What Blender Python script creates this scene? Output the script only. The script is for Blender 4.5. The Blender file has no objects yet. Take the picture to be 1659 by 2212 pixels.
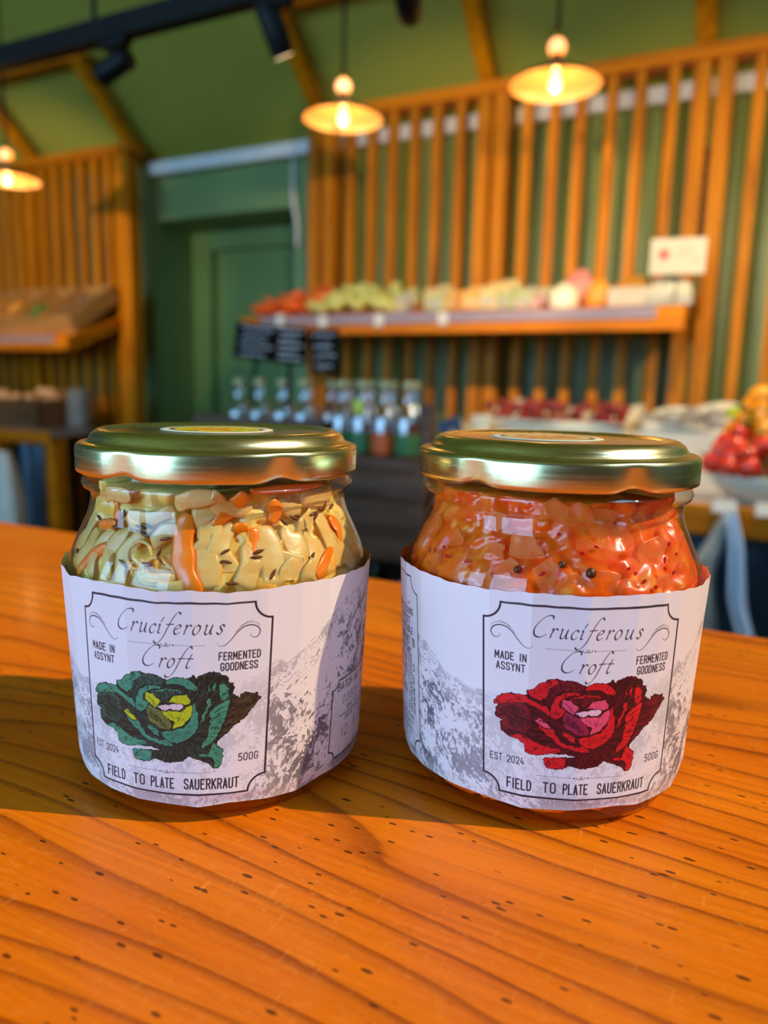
import bpy, math, random
import numpy as np
from mathutils import Vector, Matrix, Euler

random.seed(7)
rng = np.random.default_rng(7)
R = math.radians
scene = bpy.context.scene
COL = scene.collection

# ------------------------------------------------------------------ camera
TZ = 1.0                    # height of the counter top
YAW = R(26.7)               # the camera looks to the left of the wall's normal
PITCH, ROLL = .16459, .02387
FPX, HC = 1604.7, .11646    # focal length in pixels of the 1659 wide frame, camera above the counter
cd = bpy.data.cameras.new('camera')
cam = bpy.data.objects.new('camera', cd); COL.objects.link(cam)
Fw = Vector((-math.sin(YAW), math.cos(YAW), 0)); Rt = Vector((math.cos(YAW), math.sin(YAW), 0)); Up = Vector((0, 0, 1))
fwd = Fw*math.cos(PITCH) - Up*math.sin(PITCH)
v0 = Fw*math.sin(PITCH) + Up*math.cos(PITCH)
rt = Rt*math.cos(ROLL) + v0*math.sin(ROLL)
up = -Rt*math.sin(ROLL) + v0*math.cos(ROLL)
cam.matrix_world = Matrix((( rt.x, up.x, -fwd.x, 0), (rt.y, up.y, -fwd.y, 0), (rt.z, up.z, -fwd.z, TZ+HC), (0, 0, 0, 1)))
cd.sensor_fit = 'VERTICAL'; cd.sensor_height = 24; cd.lens = FPX*24/2212
cd.clip_start = .01; cd.clip_end = 60
cd.dof.use_dof = True; cd.dof.focus_distance = .200; cd.dof.aperture_fstop = cd.lens/3.0
scene.camera = cam

# ------------------------------------------------------------------ light
vs_ = scene.view_settings
scene.display_settings.display_device = 'sRGB'
vs_.view_transform = 'Standard'; vs_.look = 'None'; vs_.gamma = 1; vs_.exposure = 0.0; vs_.use_curve_mapping = False
scene.cycles.use_denoising = True
scene.cycles.max_bounces = 10; scene.cycles.transparent_max_bounces = 24
scene.cycles.diffuse_bounces = 4; scene.cycles.glossy_bounces = 4; scene.cycles.transmission_bounces = 6
scene.cycles.sample_clamp_indirect = 6
scene.cycles.caustics_reflective = False; scene.cycles.caustics_refractive = False

world = bpy.data.worlds.new('sky'); scene.world = world; world.use_nodes = True
bg = world.node_tree.nodes['Background']; bg.inputs[0].default_value = (.31, .63, 1.0, 1); bg.inputs[1].default_value = 9.7

SUN_AZ, SUN_EL = R(17.7), R(46)      # azimuth from +X; enters by the opening made in the flat ceiling
sd = bpy.data.lights.new('sun', 'SUN'); sd.energy = 3.5; sd.color = (1, .74, .40); sd.angle = R(.6)
sun = bpy.data.objects.new('sun', sd); COL.objects.link(sun)
sdir = Vector((math.cos(SUN_AZ)*math.cos(SUN_EL), math.sin(SUN_AZ)*math.cos(SUN_EL), math.sin(SUN_EL)))
sun.rotation_euler = sdir.to_track_quat('Z', 'Y').to_euler()

# ------------------------------------------------------------------ object helpers
def tag(o, label=None, cat=None, group=None, kind=None):
    if label: o['label'] = label
    if cat: o['category'] = cat
    if group: o['group'] = group
    if kind: o['kind'] = kind
    return o
def empty(name, loc=(0, 0, 0), rz=0, label=None, cat=None, group=None):
    o = bpy.data.objects.new(name, None); COL.objects.link(o)
    o.location = loc; o.rotation_euler = (0, 0, rz); o.empty_display_size = .05
    return tag(o, label, cat, group)
def mesh(name, V, Fc, mat=None, parent=None, smooth=False, loc=None, rot=None):
    me = bpy.data.meshes.new(name); me.from_pydata([tuple(v) for v in V], [], [tuple(f) for f in Fc])
    if smooth: me.polygons.foreach_set('use_smooth', [True]*len(me.polygons))
    if mat: me.materials.append(mat)
    o = bpy.data.objects.new(name, me); COL.objects.link(o)
    if parent: o.parent = parent
    if loc is not None: o.location = loc
    if rot is not None: o.rotation_euler = rot
    return o
def copy_tree(o, parent=None):
    c = o.copy(); COL.objects.link(c)
    if parent: c.parent = parent
    for ch in list(o.children): copy_tree(ch, c)
    return c
def place(proto, first, loc, rot=(0, 0, 0), sc=None, label=None):
    o = proto if first else copy_tree(proto)
    o.location = loc; o.rotation_euler = rot
    if sc: o.scale = sc if isinstance(sc, tuple) else (sc,)*3
    if label: o['label'] = label
    return o
class MB:
    def __init__(s): s.V = []; s.F = []
    def box(s, x0, x1, y0, y1, z0, z1):
        n = len(s.V)
        s.V += [(x, y, z) for z in (z0, z1) for y in (y0, y1) for x in (x0, x1)]
        s.F += [tuple(n+i for i in f) for f in ((0,2,3,1),(4,5,7,6),(0,1,5,4),(2,6,7,3),(0,4,6,2),(1,3,7,5))]
        return s
    def obox(s, c, ax, ay, az):      # oriented box: centre and three half axes
        n = len(s.V); c, ax, ay, az = map(Vector, (c, ax, ay, az))
        s.V += [tuple(c+ax*i+ay*j+az*k) for k in (-1, 1) for j in (-1, 1) for i in (-1, 1)]
        s.F += [tuple(n+i for i in f) for f in ((0,2,3,1),(4,5,7,6),(0,1,5,4),(2,6,7,3),(0,4,6,2),(1,3,7,5))]
        return s
    def bar(s, a, b, w, h, upv=(0, 0, 1)):
        a, b = Vector(a), Vector(b); d = (b-a); t = d.normalized(); u = Vector(upv).cross(t)
        if u.length < 1e-4: u = Vector((1, 0, 0))
        u.normalize(); v = t.cross(u)
        return s.obox((a+b)/2, d/2, u*w/2, v*h/2)
    def tube(s, pts, r, n=10, caps=True):
        pts = [Vector(p) for p in pts]; rs = r if isinstance(r, (list, tuple)) else [r]*len(pts); b = len(s.V)
        u = None
        for i, p in enumerate(pts):
            t = (pts[min(i+1, len(pts)-1)]-pts[max(i-1, 0)]).normalized()
            if u is None:
                u = t.cross(Vector((0, 0, 1)))
                if u.length < 1e-3: u = Vector((1, 0, 0))
            u = (u-t*u.dot(t)).normalized(); w = t.cross(u)
            s.V += [tuple(p+(u*math.cos(a)+w*math.sin(a))*rs[i]) for a in [2*math.pi*k/n for k in range(n)]]
        for i in range(len(pts)-1):
            for k in range(n):
                k2 = (k+1) % n; s.F.append((b+i*n+k, b+i*n+k2, b+(i+1)*n+k2, b+(i+1)*n+k))
        if caps:
            s.F.append(tuple(b+k for k in range(n))[::-1]); s.F.append(tuple(b+(len(pts)-1)*n+k for k in range(n)))
        return s
    def lathe(s, prof, n=32, c=(0, 0, 0)):
        b = len(s.V)
        for r, z in prof:
            s.V += [(c[0]+r*math.cos(2*math.pi*k/n), c[1]+r*math.sin(2*math.pi*k/n), c[2]+z) for k in range(n)]
        for i in range(len(prof)-1):
            for k in range(n):
                k2 = (k+1) % n; s.F.append((b+i*n+k, b+i*n+k2, b+(i+1)*n+k2, b+(i+1)*n+k))
        return s
    def blob(s, c, rad, seed=0, amp=.12, n=12, m=8):
        b = len(s.V); r_ = random.Random(seed); ph = [r_.uniform(0, 6.28) for _ in range(6)]
        for i in range(m+1):
            th = math.pi*i/m
            for k in range(n):
                a = 2*math.pi*k/n
                q = 1+amp*(math.sin(2*a+ph[0])*math.sin(th)+.6*math.sin(3*a+ph[1]+2*th)*math.sin(th)+.5*math.cos(3*th+ph[2]))
                s.V.append((c[0]+rad[0]*q*math.sin(th)*math.cos(a), c[1]+rad[1]*q*math.sin(th)*math.sin(a), c[2]+rad[2]*q*math.cos(th)))
        for i in range(m):
            for k in range(n):
                k2 = (k+1) % n; s.F.append((b+i*n+k, b+(i+1)*n+k, b+(i+1)*n+k2, b+i*n+k2))
        return s
    def build(s, name, mat, parent=None, smooth=False, **kw): return mesh(name, s.V, s.F, mat, parent, smooth, **kw)
def bevel(o, w, seg=2):
    m = o.modifiers.new('bevel', 'BEVEL'); m.width = w; m.segments = seg; m.limit_method = 'ANGLE'; return o

# ------------------------------------------------------------------ materials
def lin(c):
    return tuple((x/255/12.92 if x/255 <= .04045 else ((x/255+.055)/1.055)**2.4) for x in c)+(1,)
class NT:
    def __init__(s, name):
        s.m = bpy.data.materials.new(name); s.m.use_nodes = True; s.t = s.m.node_tree; s.n = s.t.nodes
        s.b = s.n['Principled BSDF']; s.out = s.n['Material Output']
    def N(s, t, **kw):
        n = s.n.new(t)
        for k, v in kw.items():
            if k in n.inputs: n.inputs[k].default_value = v
            else: setattr(n, k, v)
        return n
    def L(s, a, b): s.t.links.new(a, b)
    def coords(s, scale=(1, 1, 1), kind='Object', rot=(0, 0, 0)):
        tc = s.N('ShaderNodeTexCoord'); mp = s.N('ShaderNodeMapping'); s.L(tc.outputs[kind], mp.inputs[0])
        mp.inputs['Scale'].default_value = scale; mp.inputs['Rotation'].default_value = rot; return mp.outputs[0]
    def noise(s, vec, scale, detail=4, rough=.5, dist=0):
        n = s.N('ShaderNodeTexNoise'); s.L(vec, n.inputs['Vector']); n.inputs['Scale'].default_value = scale
        n.inputs['Detail'].default_value = detail; n.inputs['Roughness'].default_value = rough; n.inputs['Distortion'].default_value = dist
        return n.outputs['Fac']
    def ramp(s, fac, stops, interp='LINEAR'):
        n = s.N('ShaderNodeValToRGB'); s.L(fac, n.inputs[0]); cr = n.color_ramp; cr.interpolation = interp
        while len(cr.elements) < len(stops): cr.elements.new(.5)
        for e, (p, c) in zip(cr.elements, stops):
            e.position = p; e.color = c if len(c) == 4 else tuple(c)+(1,)
        return n.outputs[0]
    def mix(s, fac, a, b, mode='MIX'):
        n = s.N('ShaderNodeMix', data_type='RGBA', blend_type=mode)
        for sock, val in ((n.inputs[0], fac), (n.inputs[6], a), (n.inputs[7], b)):
            if hasattr(val, 'is_output') or hasattr(val, 'links'): s.L(val, sock)
            else: sock.default_value = val
        return n.outputs[2]
    def math(s, op, a, b=0.0):
        n = s.N('ShaderNodeMath', operation=op)
        for sock, val in ((n.inputs[0], a), (n.inputs[1], b)):
            if hasattr(val, 'links'): s.L(val, sock)
            else: sock.default_value = val
        return n.outputs[0]
    def bump(s, h, strength=.3, dist=.001):
        n = s.N('ShaderNodeBump'); s.L(h, n.inputs['Height']); n.inputs['Strength'].default_value = strength
        n.inputs['Distance'].default_value = dist; s.L(n.outputs[0], s.b.inputs['Normal']); return n.outputs[0]
    def set(s, **kw):
        for k, v in kw.items():
            k = k.replace('_', ' ')
            if hasattr(v, 'links'): s.L(v, s.b.inputs[k])
            else: s.b.inputs[k].default_value = v
        return s.m
def plain(name, rgb, rough=.5, var=.12, scale=12, metal=0, **kw):
    t = NT(name); c = lin(rgb); f = t.noise(t.coords(), scale)
    d = tuple(x*(1-var) for x in c[:3])+(1,); e = tuple(min(1, x*(1+var)) for x in c[:3])+(1,)
    t.set(Base_Color=t.ramp(f, [(.3, d), (.7, e)]), Roughness=rough, Metallic=metal, **kw); return t.m
def timber(name, light, dark, axis='Z', per=.03, rough=.5, var=.6):
    t = NT(name)
    sc = {'Z': (1, 1, .06), 'X': (.06, 1, 1), 'Y': (1, .06, 1)}[axis]
    co = t.coords(sc); oi = t.N('ShaderNodeObjectInfo'); va = t.N('ShaderNodeVectorMath', operation='ADD')
    t.L(co, va.inputs[0]); sc2 = t.N('ShaderNodeVectorMath', operation='SCALE'); t.L(oi.outputs['Location'], sc2.inputs[0]); sc2.inputs['Scale'].default_value = 3.7
    t.L(sc2.outputs[0], va.inputs[1])
    g = t.noise(va.outputs[0], 1/per, 5, .6, .8); f = t.noise(va.outputs[0], 6/per, 2)
    c1 = t.ramp(g, [(.3, lin(dark)), (.62, lin(light))])
    c2 = t.mix(t.math('MULTIPLY', f, .3), c1, lin(dark))
    kn = t.noise(va.outputs[0], 4, 1); c3 = t.mix(t.math('MULTIPLY', t.math('GREATER_THAN', kn, .68), .4), c2, lin(tuple(x*.5 for x in dark)))
    t.bump(g, .15, .002)
    t.set(Base_Color=c3, Roughness=rough, Specular_IOR_Level=.12); return t.m
def thin_glass(name, tint=(1, 1, 1, 1), rough=.02, bump=0.0, bscale=60, edge=.5, refl=1.0):
    t = NT(name); n = t.n; n.remove(t.b)
    tr = t.N('ShaderNodeBsdfTransparent', Color=tint); gl = t.N('ShaderNodeBsdfGlossy', Roughness=rough)
    rf = t.N('ShaderNodeBsdfGlass', Roughness=rough, IOR=1.12); rf.inputs['Color'].default_value = tint
    lw = t.N('ShaderNodeLayerWeight', Blend=.5)
    if bump:
        b = t.N('ShaderNodeBump', Strength=bump, Distance=.001); t.L(t.noise(t.coords((1, 1, 3)), bscale, 3), b.inputs['Height'])
        for x in (gl, lw, rf): t.L(b.outputs[0], x.inputs['Normal'])
    m1 = t.N('ShaderNodeMixShader'); m2 = t.N('ShaderNodeMixShader')
    e = t.math('MULTIPLY', t.math('POWER', lw.outputs['Facing'], 5.0), edge)
    t.L(e, m1.inputs[0]); t.L(tr.outputs[0], m1.inputs[1]); t.L(rf.outputs[0], m1.inputs[2])
    sch = t.math('ADD', t.math('MULTIPLY', t.math('POWER', lw.outputs['Facing'], 5.0), .9), .043)   # same from both sides
    t.L(t.math('MULTIPLY', sch, refl), m2.inputs[0]); t.L(m1.outputs[0], m2.inputs[1]); t.L(gl.outputs[0], m2.inputs[2])
    t.L(m2.outputs[0], t.out.inputs[0]); return t.m

M = {}
def counter_wood():
    t = NT('varnished pine counter'); co = t.coords()
    nz = t.N('ShaderNodeTexNoise'); mp = t.N('ShaderNodeMapping'); t.L(co, mp.inputs[0]); mp.inputs['Scale'].default_value = (1.0, 4.0, 1)
    t.L(mp.outputs[0], nz.inputs['Vector']); nz.inputs['Scale'].default_value = 1.6; nz.inputs['Detail'].default_value = 2
    n2 = t.noise(t.coords((3, 30, 1)), 3, 3)
    sx = t.N('ShaderNodeSeparateXYZ'); t.L(co, sx.inputs[0])
    y = t.math('ADD', sx.outputs[1], t.math('MULTIPLY', nz.outputs['Fac'], .24))
    y = t.math('ADD', y, t.math('MULTIPLY', n2, .004))
    y = t.math('ADD', y, t.math('MULTIPLY', sx.outputs[0], -.03))
    ph = t.math('FRACT', t.math('MULTIPLY', y, 1/.0125))           # growth rings: soft on one side, sharp on the other
    ring = t.ramp(ph, [(0, (.30,)*3), (.05, (.04,)*3), (.45, (0,)*3), (.78, (.18,)*3), (.93, (.85,)*3), (.975, (1,)*3), (1, (.30,)*3)])
    wob = t.noise(t.coords((2, 9, 1)), 4, 2)
    ringv = t.math('MULTIPLY', ring, t.math('ADD', t.math('MULTIPLY', wob, 1.1), .15))
    fib = t.noise(t.coords((12, 500, 1)), 1.0, 4, .65)
    base = t.ramp(t.noise(t.coords((1.2, 7, 1)), 3, 4), [(.3, lin((214, 100, 2))), (.7, lin((234, 126, 3)))])
    c = t.mix(ringv, base, lin((104, 30, 4)))
    c = t.mix(t.math('MULTIPLY', t.ramp(fib, [(.42, (0,)*3), (.72, (1,)*3)]), .42), c, lin((150, 66, 14)))
    # worn paler scuffs and fine scratches
    scf = t.ramp(t.noise(t.coords((90, 200, 1), rot=(0, 0, .5)), 3.2, 6, .8), [(.53, (0,)*3), (.66, (1,)*3)])
    sc2 = t.ramp(t.noise(t.coords((200, 34, 1), rot=(0, 0, .9)), 3.0, 4, .7), [(.60, (0,)*3), (.68, (1,)*3)])
    pat = t.ramp(t.noise(t.coords((9, 14, 1)), 2.0, 3), [(.35, (.25,)*3), (.65, (1,)*3)])
    c = t.mix(t.math('MULTIPLY', t.math('MULTIPLY', t.math('MAXIMUM', scf, sc2), pat), .34), c, lin((244, 164, 84)))
    # small dark pits
    vo = t.N('ShaderNodeTexVoronoi'); t.L(t.coords((190, 520, 1), rot=(0, 0, .25)), vo.inputs['Vector']); vo.inputs['Scale'].default_value = 1
    wn = t.N('ShaderNodeTexWhiteNoise'); t.L(vo.outputs['Position'], wn.inputs[0])
    clus = t.noise(t.coords(), 26, 2)
    pit = t.math('MULTIPLY', t.math('LESS_THAN', vo.outputs['Distance'], t.math('MULTIPLY', t.math('POWER', wn.outputs[0], 3.0), .30)), t.math('GREATER_THAN', t.math('ADD', wn.outputs[0], t.math('MULTIPLY', clus, 1.6)), 1.62))
    pit2 = t.ramp(t.noise(t.coords((160, 420, 1), rot=(0, 0, .18)), 1.0, 3, .7), [(.69, (0,)*3), (.74, (1,)*3)])
    pt = t.math('MAXIMUM', pit, t.math('MULTIPLY', pit2, .8))
    c = t.mix(t.math('MULTIPLY', pt, .85), c, lin((58, 26, 8)))
    h = t.math('SUBTRACT', t.math('MULTIPLY', fib, .25), t.math('ADD', pt, t.math('MULTIPLY', ring, .5)))
    t.bump(h, .35, .0004)
    ro = t.ramp(t.noise(t.coords((20, 60, 1)), 4, 5, .7), [(.3, (.34,)*3), (.7, (.52,)*3)])
    return t.set(Base_Color=c, Roughness=ro, Specular_IOR_Level=.18, Coat_Weight=.08, Coat_Roughness=.14)
M['counter'] = counter_wood()
M['slat'] = timber('orange larch slat', (222, 132, 12), (156, 80, 4), 'Z')
M['beam'] = timber('larch beam', (236, 136, 8), (180, 86, 4), 'X')
M['rafter'] = timber('larch rafter', (222, 138, 4), (160, 86, 2), 'Y')
M['darkslat'] = timber('grey brown crate wood', (124, 92, 74), (72, 50, 38), 'X', .02)
M['crate'] = timber('pale crate wood', (206, 150, 84), (150, 96, 44), 'X', .02)
M['basket'] = timber('brown crate wood', (150, 104, 66), (96, 60, 34), 'X', .02)
M['green'] = plain('sage green paint', (118, 144, 88), .55, .06, 3)
M['greendoor'] = plain('darker green paint', (92, 124, 68), .5, .06, 3)
M['ceil'] = plain('olive green ceiling paint', (154, 148, 50), .8, .05, 2)
M['cladding'] = plain('green steel cladding', (124, 134, 54), .42, .1, 4)
M['white'] = plain('white paint', (238, 232, 228), .5, .04)
M['black'] = plain('black metal', (16, 15, 15), .5, .1, Specular_IOR_Level=.2)
M['floor'] = plain('dark floor', (58, 50, 46), .6, .2, 5)
M['plaster'] = plain('pale plaster', (120, 124, 108), .8, .05)

# ------------------------------------------------------------------ the counter
ct = MB(); ct.box(-2.6, 1.4, -.75, .40, -.045, 0)
o = ct.build('worktop', M['counter'], loc=(0, 0, TZ)); bevel(o, .003, 3)
tag(o, 'varnished orange pine counter top with long dark growth rings under the two jars', 'counter')
cb = MB(); cb.box(-2.5, 1.3, -.55, .30, 0, TZ-.0455)
tag(cb.build('base_cabinet', timber('counter front boards', (150, 96, 50), (100, 60, 26), 'Z')), 'plain boarded cabinet that carries the pine counter top', 'cabinet')

# ------------------------------------------------------------------ printed label artwork
# u runs round the jar, v upwards, both in millimetres; the panel's centre is u = 0.
def fnoise(x, y, seed=0, octs=4, pers=.55):
    r_ = np.random.default_rng(seed); out = 0; amp = 1; tot = 0
    for o_ in range(octs):
        g = r_.random((64, 64)); xi = np.floor(x).astype(int); yi = np.floor(y).astype(int); fx = x-xi; fy = y-yi
        fx = fx*fx*(3-2*fx); fy = fy*fy*(3-2*fy)
        a = g[xi % 64, yi % 64]; b = g[(xi+1) % 64, yi % 64]; c = g[xi % 64, (yi+1) % 64]; d = g[(xi+1) % 64, (yi+1) % 64]
        out = out+amp*((a*(1-fx)+b*fx)*(1-fy)+(c*(1-fx)+d*fx)*fy); tot += amp; amp *= pers; x = x*2.03+17.1; y = y*2.03+5.3
    return out/tot
def ss(x, a, b): t = np.clip((x-a)/(b-a), 0, 1); return t*t*(3-2*t)

GLY = {  # tall narrow capitals, one stroke per list, x 0..1, y 0..1
'A':[[(0,0),(.5,1),(1,0)],[(.18,.3),(.82,.3)]],'B':[[(0,0),(0,1),(.7,1),(.95,.85),(.95,.65),(.7,.53),(0,.53)],[(.7,.53),(1,.38),(1,.15),(.7,0),(0,0)]],
'C':[[(1,.75),(.95,.92),(.7,1),(.3,1),(.03,.88),(0,.7),(0,.3),(.03,.12),(.3,0),(.7,0),(.95,.08),(1,.25)]],
'D':[[(0,0),(0,1),(.55,1),(.93,.85),(1,.6),(1,.4),(.93,.15),(.55,0),(0,0)]],'E':[[(.95,1),(0,1),(0,0),(.95,0)],[(0,.52),(.75,.52)]],
'F':[[(.95,1),(0,1),(0,0)],[(0,.52),(.75,.52)]],'G':[[(1,.75),(.95,.92),(.7,1),(.3,1),(.03,.88),(0,.7),(0,.3),(.03,.12),(.3,0),(.7,0),(.97,.12),(1,.45),(.55,.45)]],
'H':[[(0,0),(0,1)],[(1,0),(1,1)],[(0,.52),(1,.52)]],'I':[[(.5,0),(.5,1)]],'K':[[(0,0),(0,1)],[(1,1),(0,.4)],[(.32,.58),(1,0)]],'L':[[(0,1),(0,0),(.9,0)]],
'M':[[(0,0),(.05,1),(.5,.3),(.95,1),(1,0)]],'N':[[(0,0),(0,1),(1,0),(1,1)]],
'O':[[(.3,0),(.03,.12),(0,.3),(0,.7),(.03,.88),(.3,1),(.7,1),(.97,.88),(1,.7),(1,.3),(.97,.12),(.7,0),(.3,0)]],
'P':[[(0,0),(0,1),(.7,1),(1,.88),(1,.6),(.7,.47),(0,.47)]],'R':[[(0,0),(0,1),(.7,1),(1,.88),(1,.62),(.7,.5),(0,.5)],[(.55,.5),(1,0)]],
'S':[[(1,.78),(.9,.95),(.6,1),(.3,1),(.05,.9),(0,.75),(.1,.6),(.9,.4),(1,.25),(.95,.1),(.7,0),(.35,0),(.08,.06),(0,.22)]],
'T':[[(0,1),(1,1)],[(.5,0),(.5,1)]],'U':[[(0,1),(0,.25),(.05,.08),(.3,0),(.7,0),(.95,.08),(1,.25),(1,1)]],'V':[[(0,1),(.5,0),(1,1)]],
'W':[[(0,1),(.22,0),(.5,.7),(.78,0),(1,1)]],'X':[[(0,0),(1,1)],[(0,1),(1,0)]],'Y':[[(0,1),(.5,.5),(1,1)],[(.5,.5),(.5,0)]],'Z':[[(0,1),(1,1),(0,0),(1,0)]],
'0':[[(.3,0),(.03,.12),(0,.3),(0,.7),(.03,.88),(.3,1),(.7,1),(.97,.88),(1,.7),(1,.3),(.97,.12),(.7,0),(.3,0)]],
'1':[[(.2,.8),(.55,1),(.55,0)]],'2':[[(0,.75),(.08,.93),(.35,1),(.65,1),(.95,.9),(1,.7),(.85,.48),(0,0),(1,0)]],
'3':[[(0,.9),(.3,1),(.75,1),(.98,.85),(.9,.6),(.5,.52),(.95,.42),(1,.2),(.75,0),(.3,0),(0,.1)]],
'4':[[(.35,1),(0,.3),(1,.3)],[(.75,.6),(.75,0)]],'5':[[(.95,1),(.1,1),(.05,.55),(.6,.6),(.95,.45),(1,.2),(.75,0),(.3,0),(0,.12)]],
'6':[[(.9,.92),(.5,1),(.1,.8),(0,.4),(.05,.1),(.4,0),(.8,.03),(1,.25),(.9,.5),(.5,.58),(.05,.42)]],'7':[[(0,1),(1,1),(.35,0)]],
'9':[[(.1,.08),(.5,0),(.9,.2),(1,.6),(.95,.9),(.6,1),(.2,.97),(0,.75),(.1,.5),(.5,.42),(.95,.58)]],
':':[[(.5,.25),(.5,.3)],[(.5,.7),(.5,.75)]],'.':[[(.4,0),(.5,.04)]],'-':[[(.1,.5),(.9,.5)]]}
SCR = {  # calligraphic minuscules, x height 1
'C':[[(1.55,2.0),(1.5,2.25),(1.2,2.35),(.75,2.15),(.3,1.55),(.08,.9),(.2,.3),(.6,.02),(1.0,.08),(1.35,.35)]],
'r':[[(-.02,.85),(.12,.98),(.14,.8),(.1,.4),(.08,0)],[(.12,.55),(.28,.88),(.45,1.0),(.56,.9)]],
'u':[[(-.05,.85),(.08,.98),(.08,.5),(.1,.12),(.28,.0),(.5,.25),(.62,.98)],[(.62,.98),(.6,.4),(.66,.05),(.82,.1)]],
'c':[[(.55,.82),(.42,.98),(.18,.85),(.02,.45),(.14,.06),(.36,.0),(.58,.2)]],
'i':[[(.0,.85),(.12,.98),(.12,.5),(.14,.08),(.34,.12)],[(.14,1.25),(.3,1.72)]],
'f':[[(1.5,2.12),(1.35,2.3),(1.08,2.12),(.8,1.4),(.62,.6),(.45,-.25),(.18,-.85),(-.12,-1.05),(-.36,-.95),(-.38,-.8)],[(.42,.98),(1.12,1.03)]],
'e':[[(.06,.5),(.4,.62),(.58,.82),(.44,1.0),(.18,.86),(.03,.42),(.18,.04),(.42,.02),(.64,.24)]],
'o':[[(.36,1),(.1,.8),(.02,.4),(.18,.03),(.42,.05),(.62,.45),(.58,.85),(.36,1)]],
's':[[(.52,.8),(.38,1),(.16,.88),(.2,.66),(.42,.4),(.4,.12),(.2,0),(.02,.14)]],
't':[[(.42,1.5),(.28,.8),(.22,.25),(.34,0),(.58,.16)],[(.05,1),(.66,1.02)]]}
def catmull(p, n=8):
    p = [p[0]]+list(p)+[p[-1]]; out = []
    for i in range(1, len(p)-2):
        a, b, c, d = [np.array(q, float) for q in p[i-1:i+3]]
        for k in range(n):
            t = k/n; out.append(.5*((2*b)+(-a+c)*t+(2*a-5*b+4*c-d)*t*t+(-a+3*b-3*c+d)*t**3))
    out.append(np.array(p[-2], float)); return out
class Art:
    def __init__(s, us, vs):
        s.us, s.vs = us, vs; s.rgb = np.empty((len(vs), len(us), 3)); s.rgb[:] = np.array(lin((238, 236, 242))[:3])
    def win(s, u0, u1, v0, v1):
        i0, i1 = np.searchsorted(s.us, (u0, u1)); j0, j1 = np.searchsorted(s.vs, (v0, v1)); return i0, i1, j0, j1
    def blend(s, w, mask, col):
        i0, i1, j0, j1 = w; r_ = s.rgb[j0:j1, i0:i1]; r_ += (np.array(lin(col)[:3])-r_)*mask[..., None]
    def stroke(s, pts, w, col=(44, 38, 50), alpha=1, aa=.11):
        ws = w if isinstance(w, (list, tuple)) else [w]*len(pts); P = np.array(pts, float); m = max(ws)+aa
        W_ = s.win(P[:, 0].min()-m, P[:, 0].max()+m, P[:, 1].min()-m, P[:, 1].max()+m); i0, i1, j0, j1 = W_
        if i1 <= i0 or j1 <= j0: return
        mask = np.zeros((j1-j0, i1-i0))
        for k in range(len(P)-1):
            a, b = P[k], P[k+1]; wd = (ws[k]+ws[k+1])/4; q = wd+aa*1.5
            k0, k1, l0, l1 = s.win(min(a[0], b[0])-q, max(a[0], b[0])+q, min(a[1], b[1])-q, max(a[1], b[1])+q)
            if k1 <= k0 or l1 <= l0: continue
            U, V = np.meshgrid(s.us[k0:k1], s.vs[l0:l1]); d = b-a; L2 = max(d@d, 1e-9)
            t = np.clip(((U-a[0])*d[0]+(V-a[1])*d[1])/L2, 0, 1); ds = np.hypot(U-a[0]-t*d[0], V-a[1]-t*d[1])
            c = np.clip((wd-ds)/aa+.5, 0, 1); sub = mask[l0-j0:l1-j0, k0-i0:k1-i0]; np.maximum(sub, c, out=sub)
        s.blend(W_, mask*alpha, col)
    def text(s, txt, u0, u1, v, h, w=.3, gap=.62, col=(44, 38, 50), vert=False, alpha=1):
        adv = {'I': .35, ' ': .75, '1': .7, ':': .5, '.': .4, 'M': 1.25, 'W': 1.3}
        tot = sum(adv.get(c, 1) for c in txt)+gap*(len(txt)-1); k = (u1-u0)/tot; x = 0
        for c in txt:
            a = adv.get(c, 1)
            for st in GLY.get(c, []):
                pts = [((x+p[0]*a)*k, p[1]*h) for p in st]
                pts = [(u0-p[1], v+p[0]) for p in pts] if vert else [(u0+p[0], v+p[1]) for p in pts]
                s.stroke(pts, w, col, alpha)
            x += a+gap
    def script(s, glyph, u, v, xh, slant=.28):
        for st in SCR[glyph]:
            p = catmull(st, 8); pts = [(u+(q[0]+slant*q[1])*xh, v+q[1]*xh) for q in p]
            ws = []
            for i in range(len(pts)):
                a, b = pts[max(i-1, 0)], pts[min(i+1, len(pts)-1)]; an = math.atan2(b[1]-a[1], b[0]-a[0])
                ws.append(.15+.32*abs(math.sin(an-R(38)))**1.5*(1 if 0 < i < len(pts)-1 else .5))
            s.stroke(pts, ws, (46, 40, 54))
    def poly_mask(s, P, U, V):
        x, y = P[:, 0], P[:, 1]; ins = np.zeros(U.shape, bool); j = len(P)-1
        for i in range(len(P)):
            if y[i] != y[j]:
                c = ((y[i] > V) != (y[j] > V)) & (U < (x[j]-x[i])*(V-y[i])/(y[j]-y[i])+x[i]); ins ^= c
            j = i
        return ins
    def poly_dist(s, P, U, V):
        d = np.full(U.shape, 9.)
        for i in range(len(P)):
            a, b = P[i-1], P[i]; e = b-a; L2 = max(e@e, 1e-9); t = np.clip(((U-a[0])*e[0]+(V-a[1])*e[1])/L2, 0, 1)
            np.minimum(d, np.hypot(U-a[0]-t*e[0], V-a[1]-t*e[1]), out=d)
        return d
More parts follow.
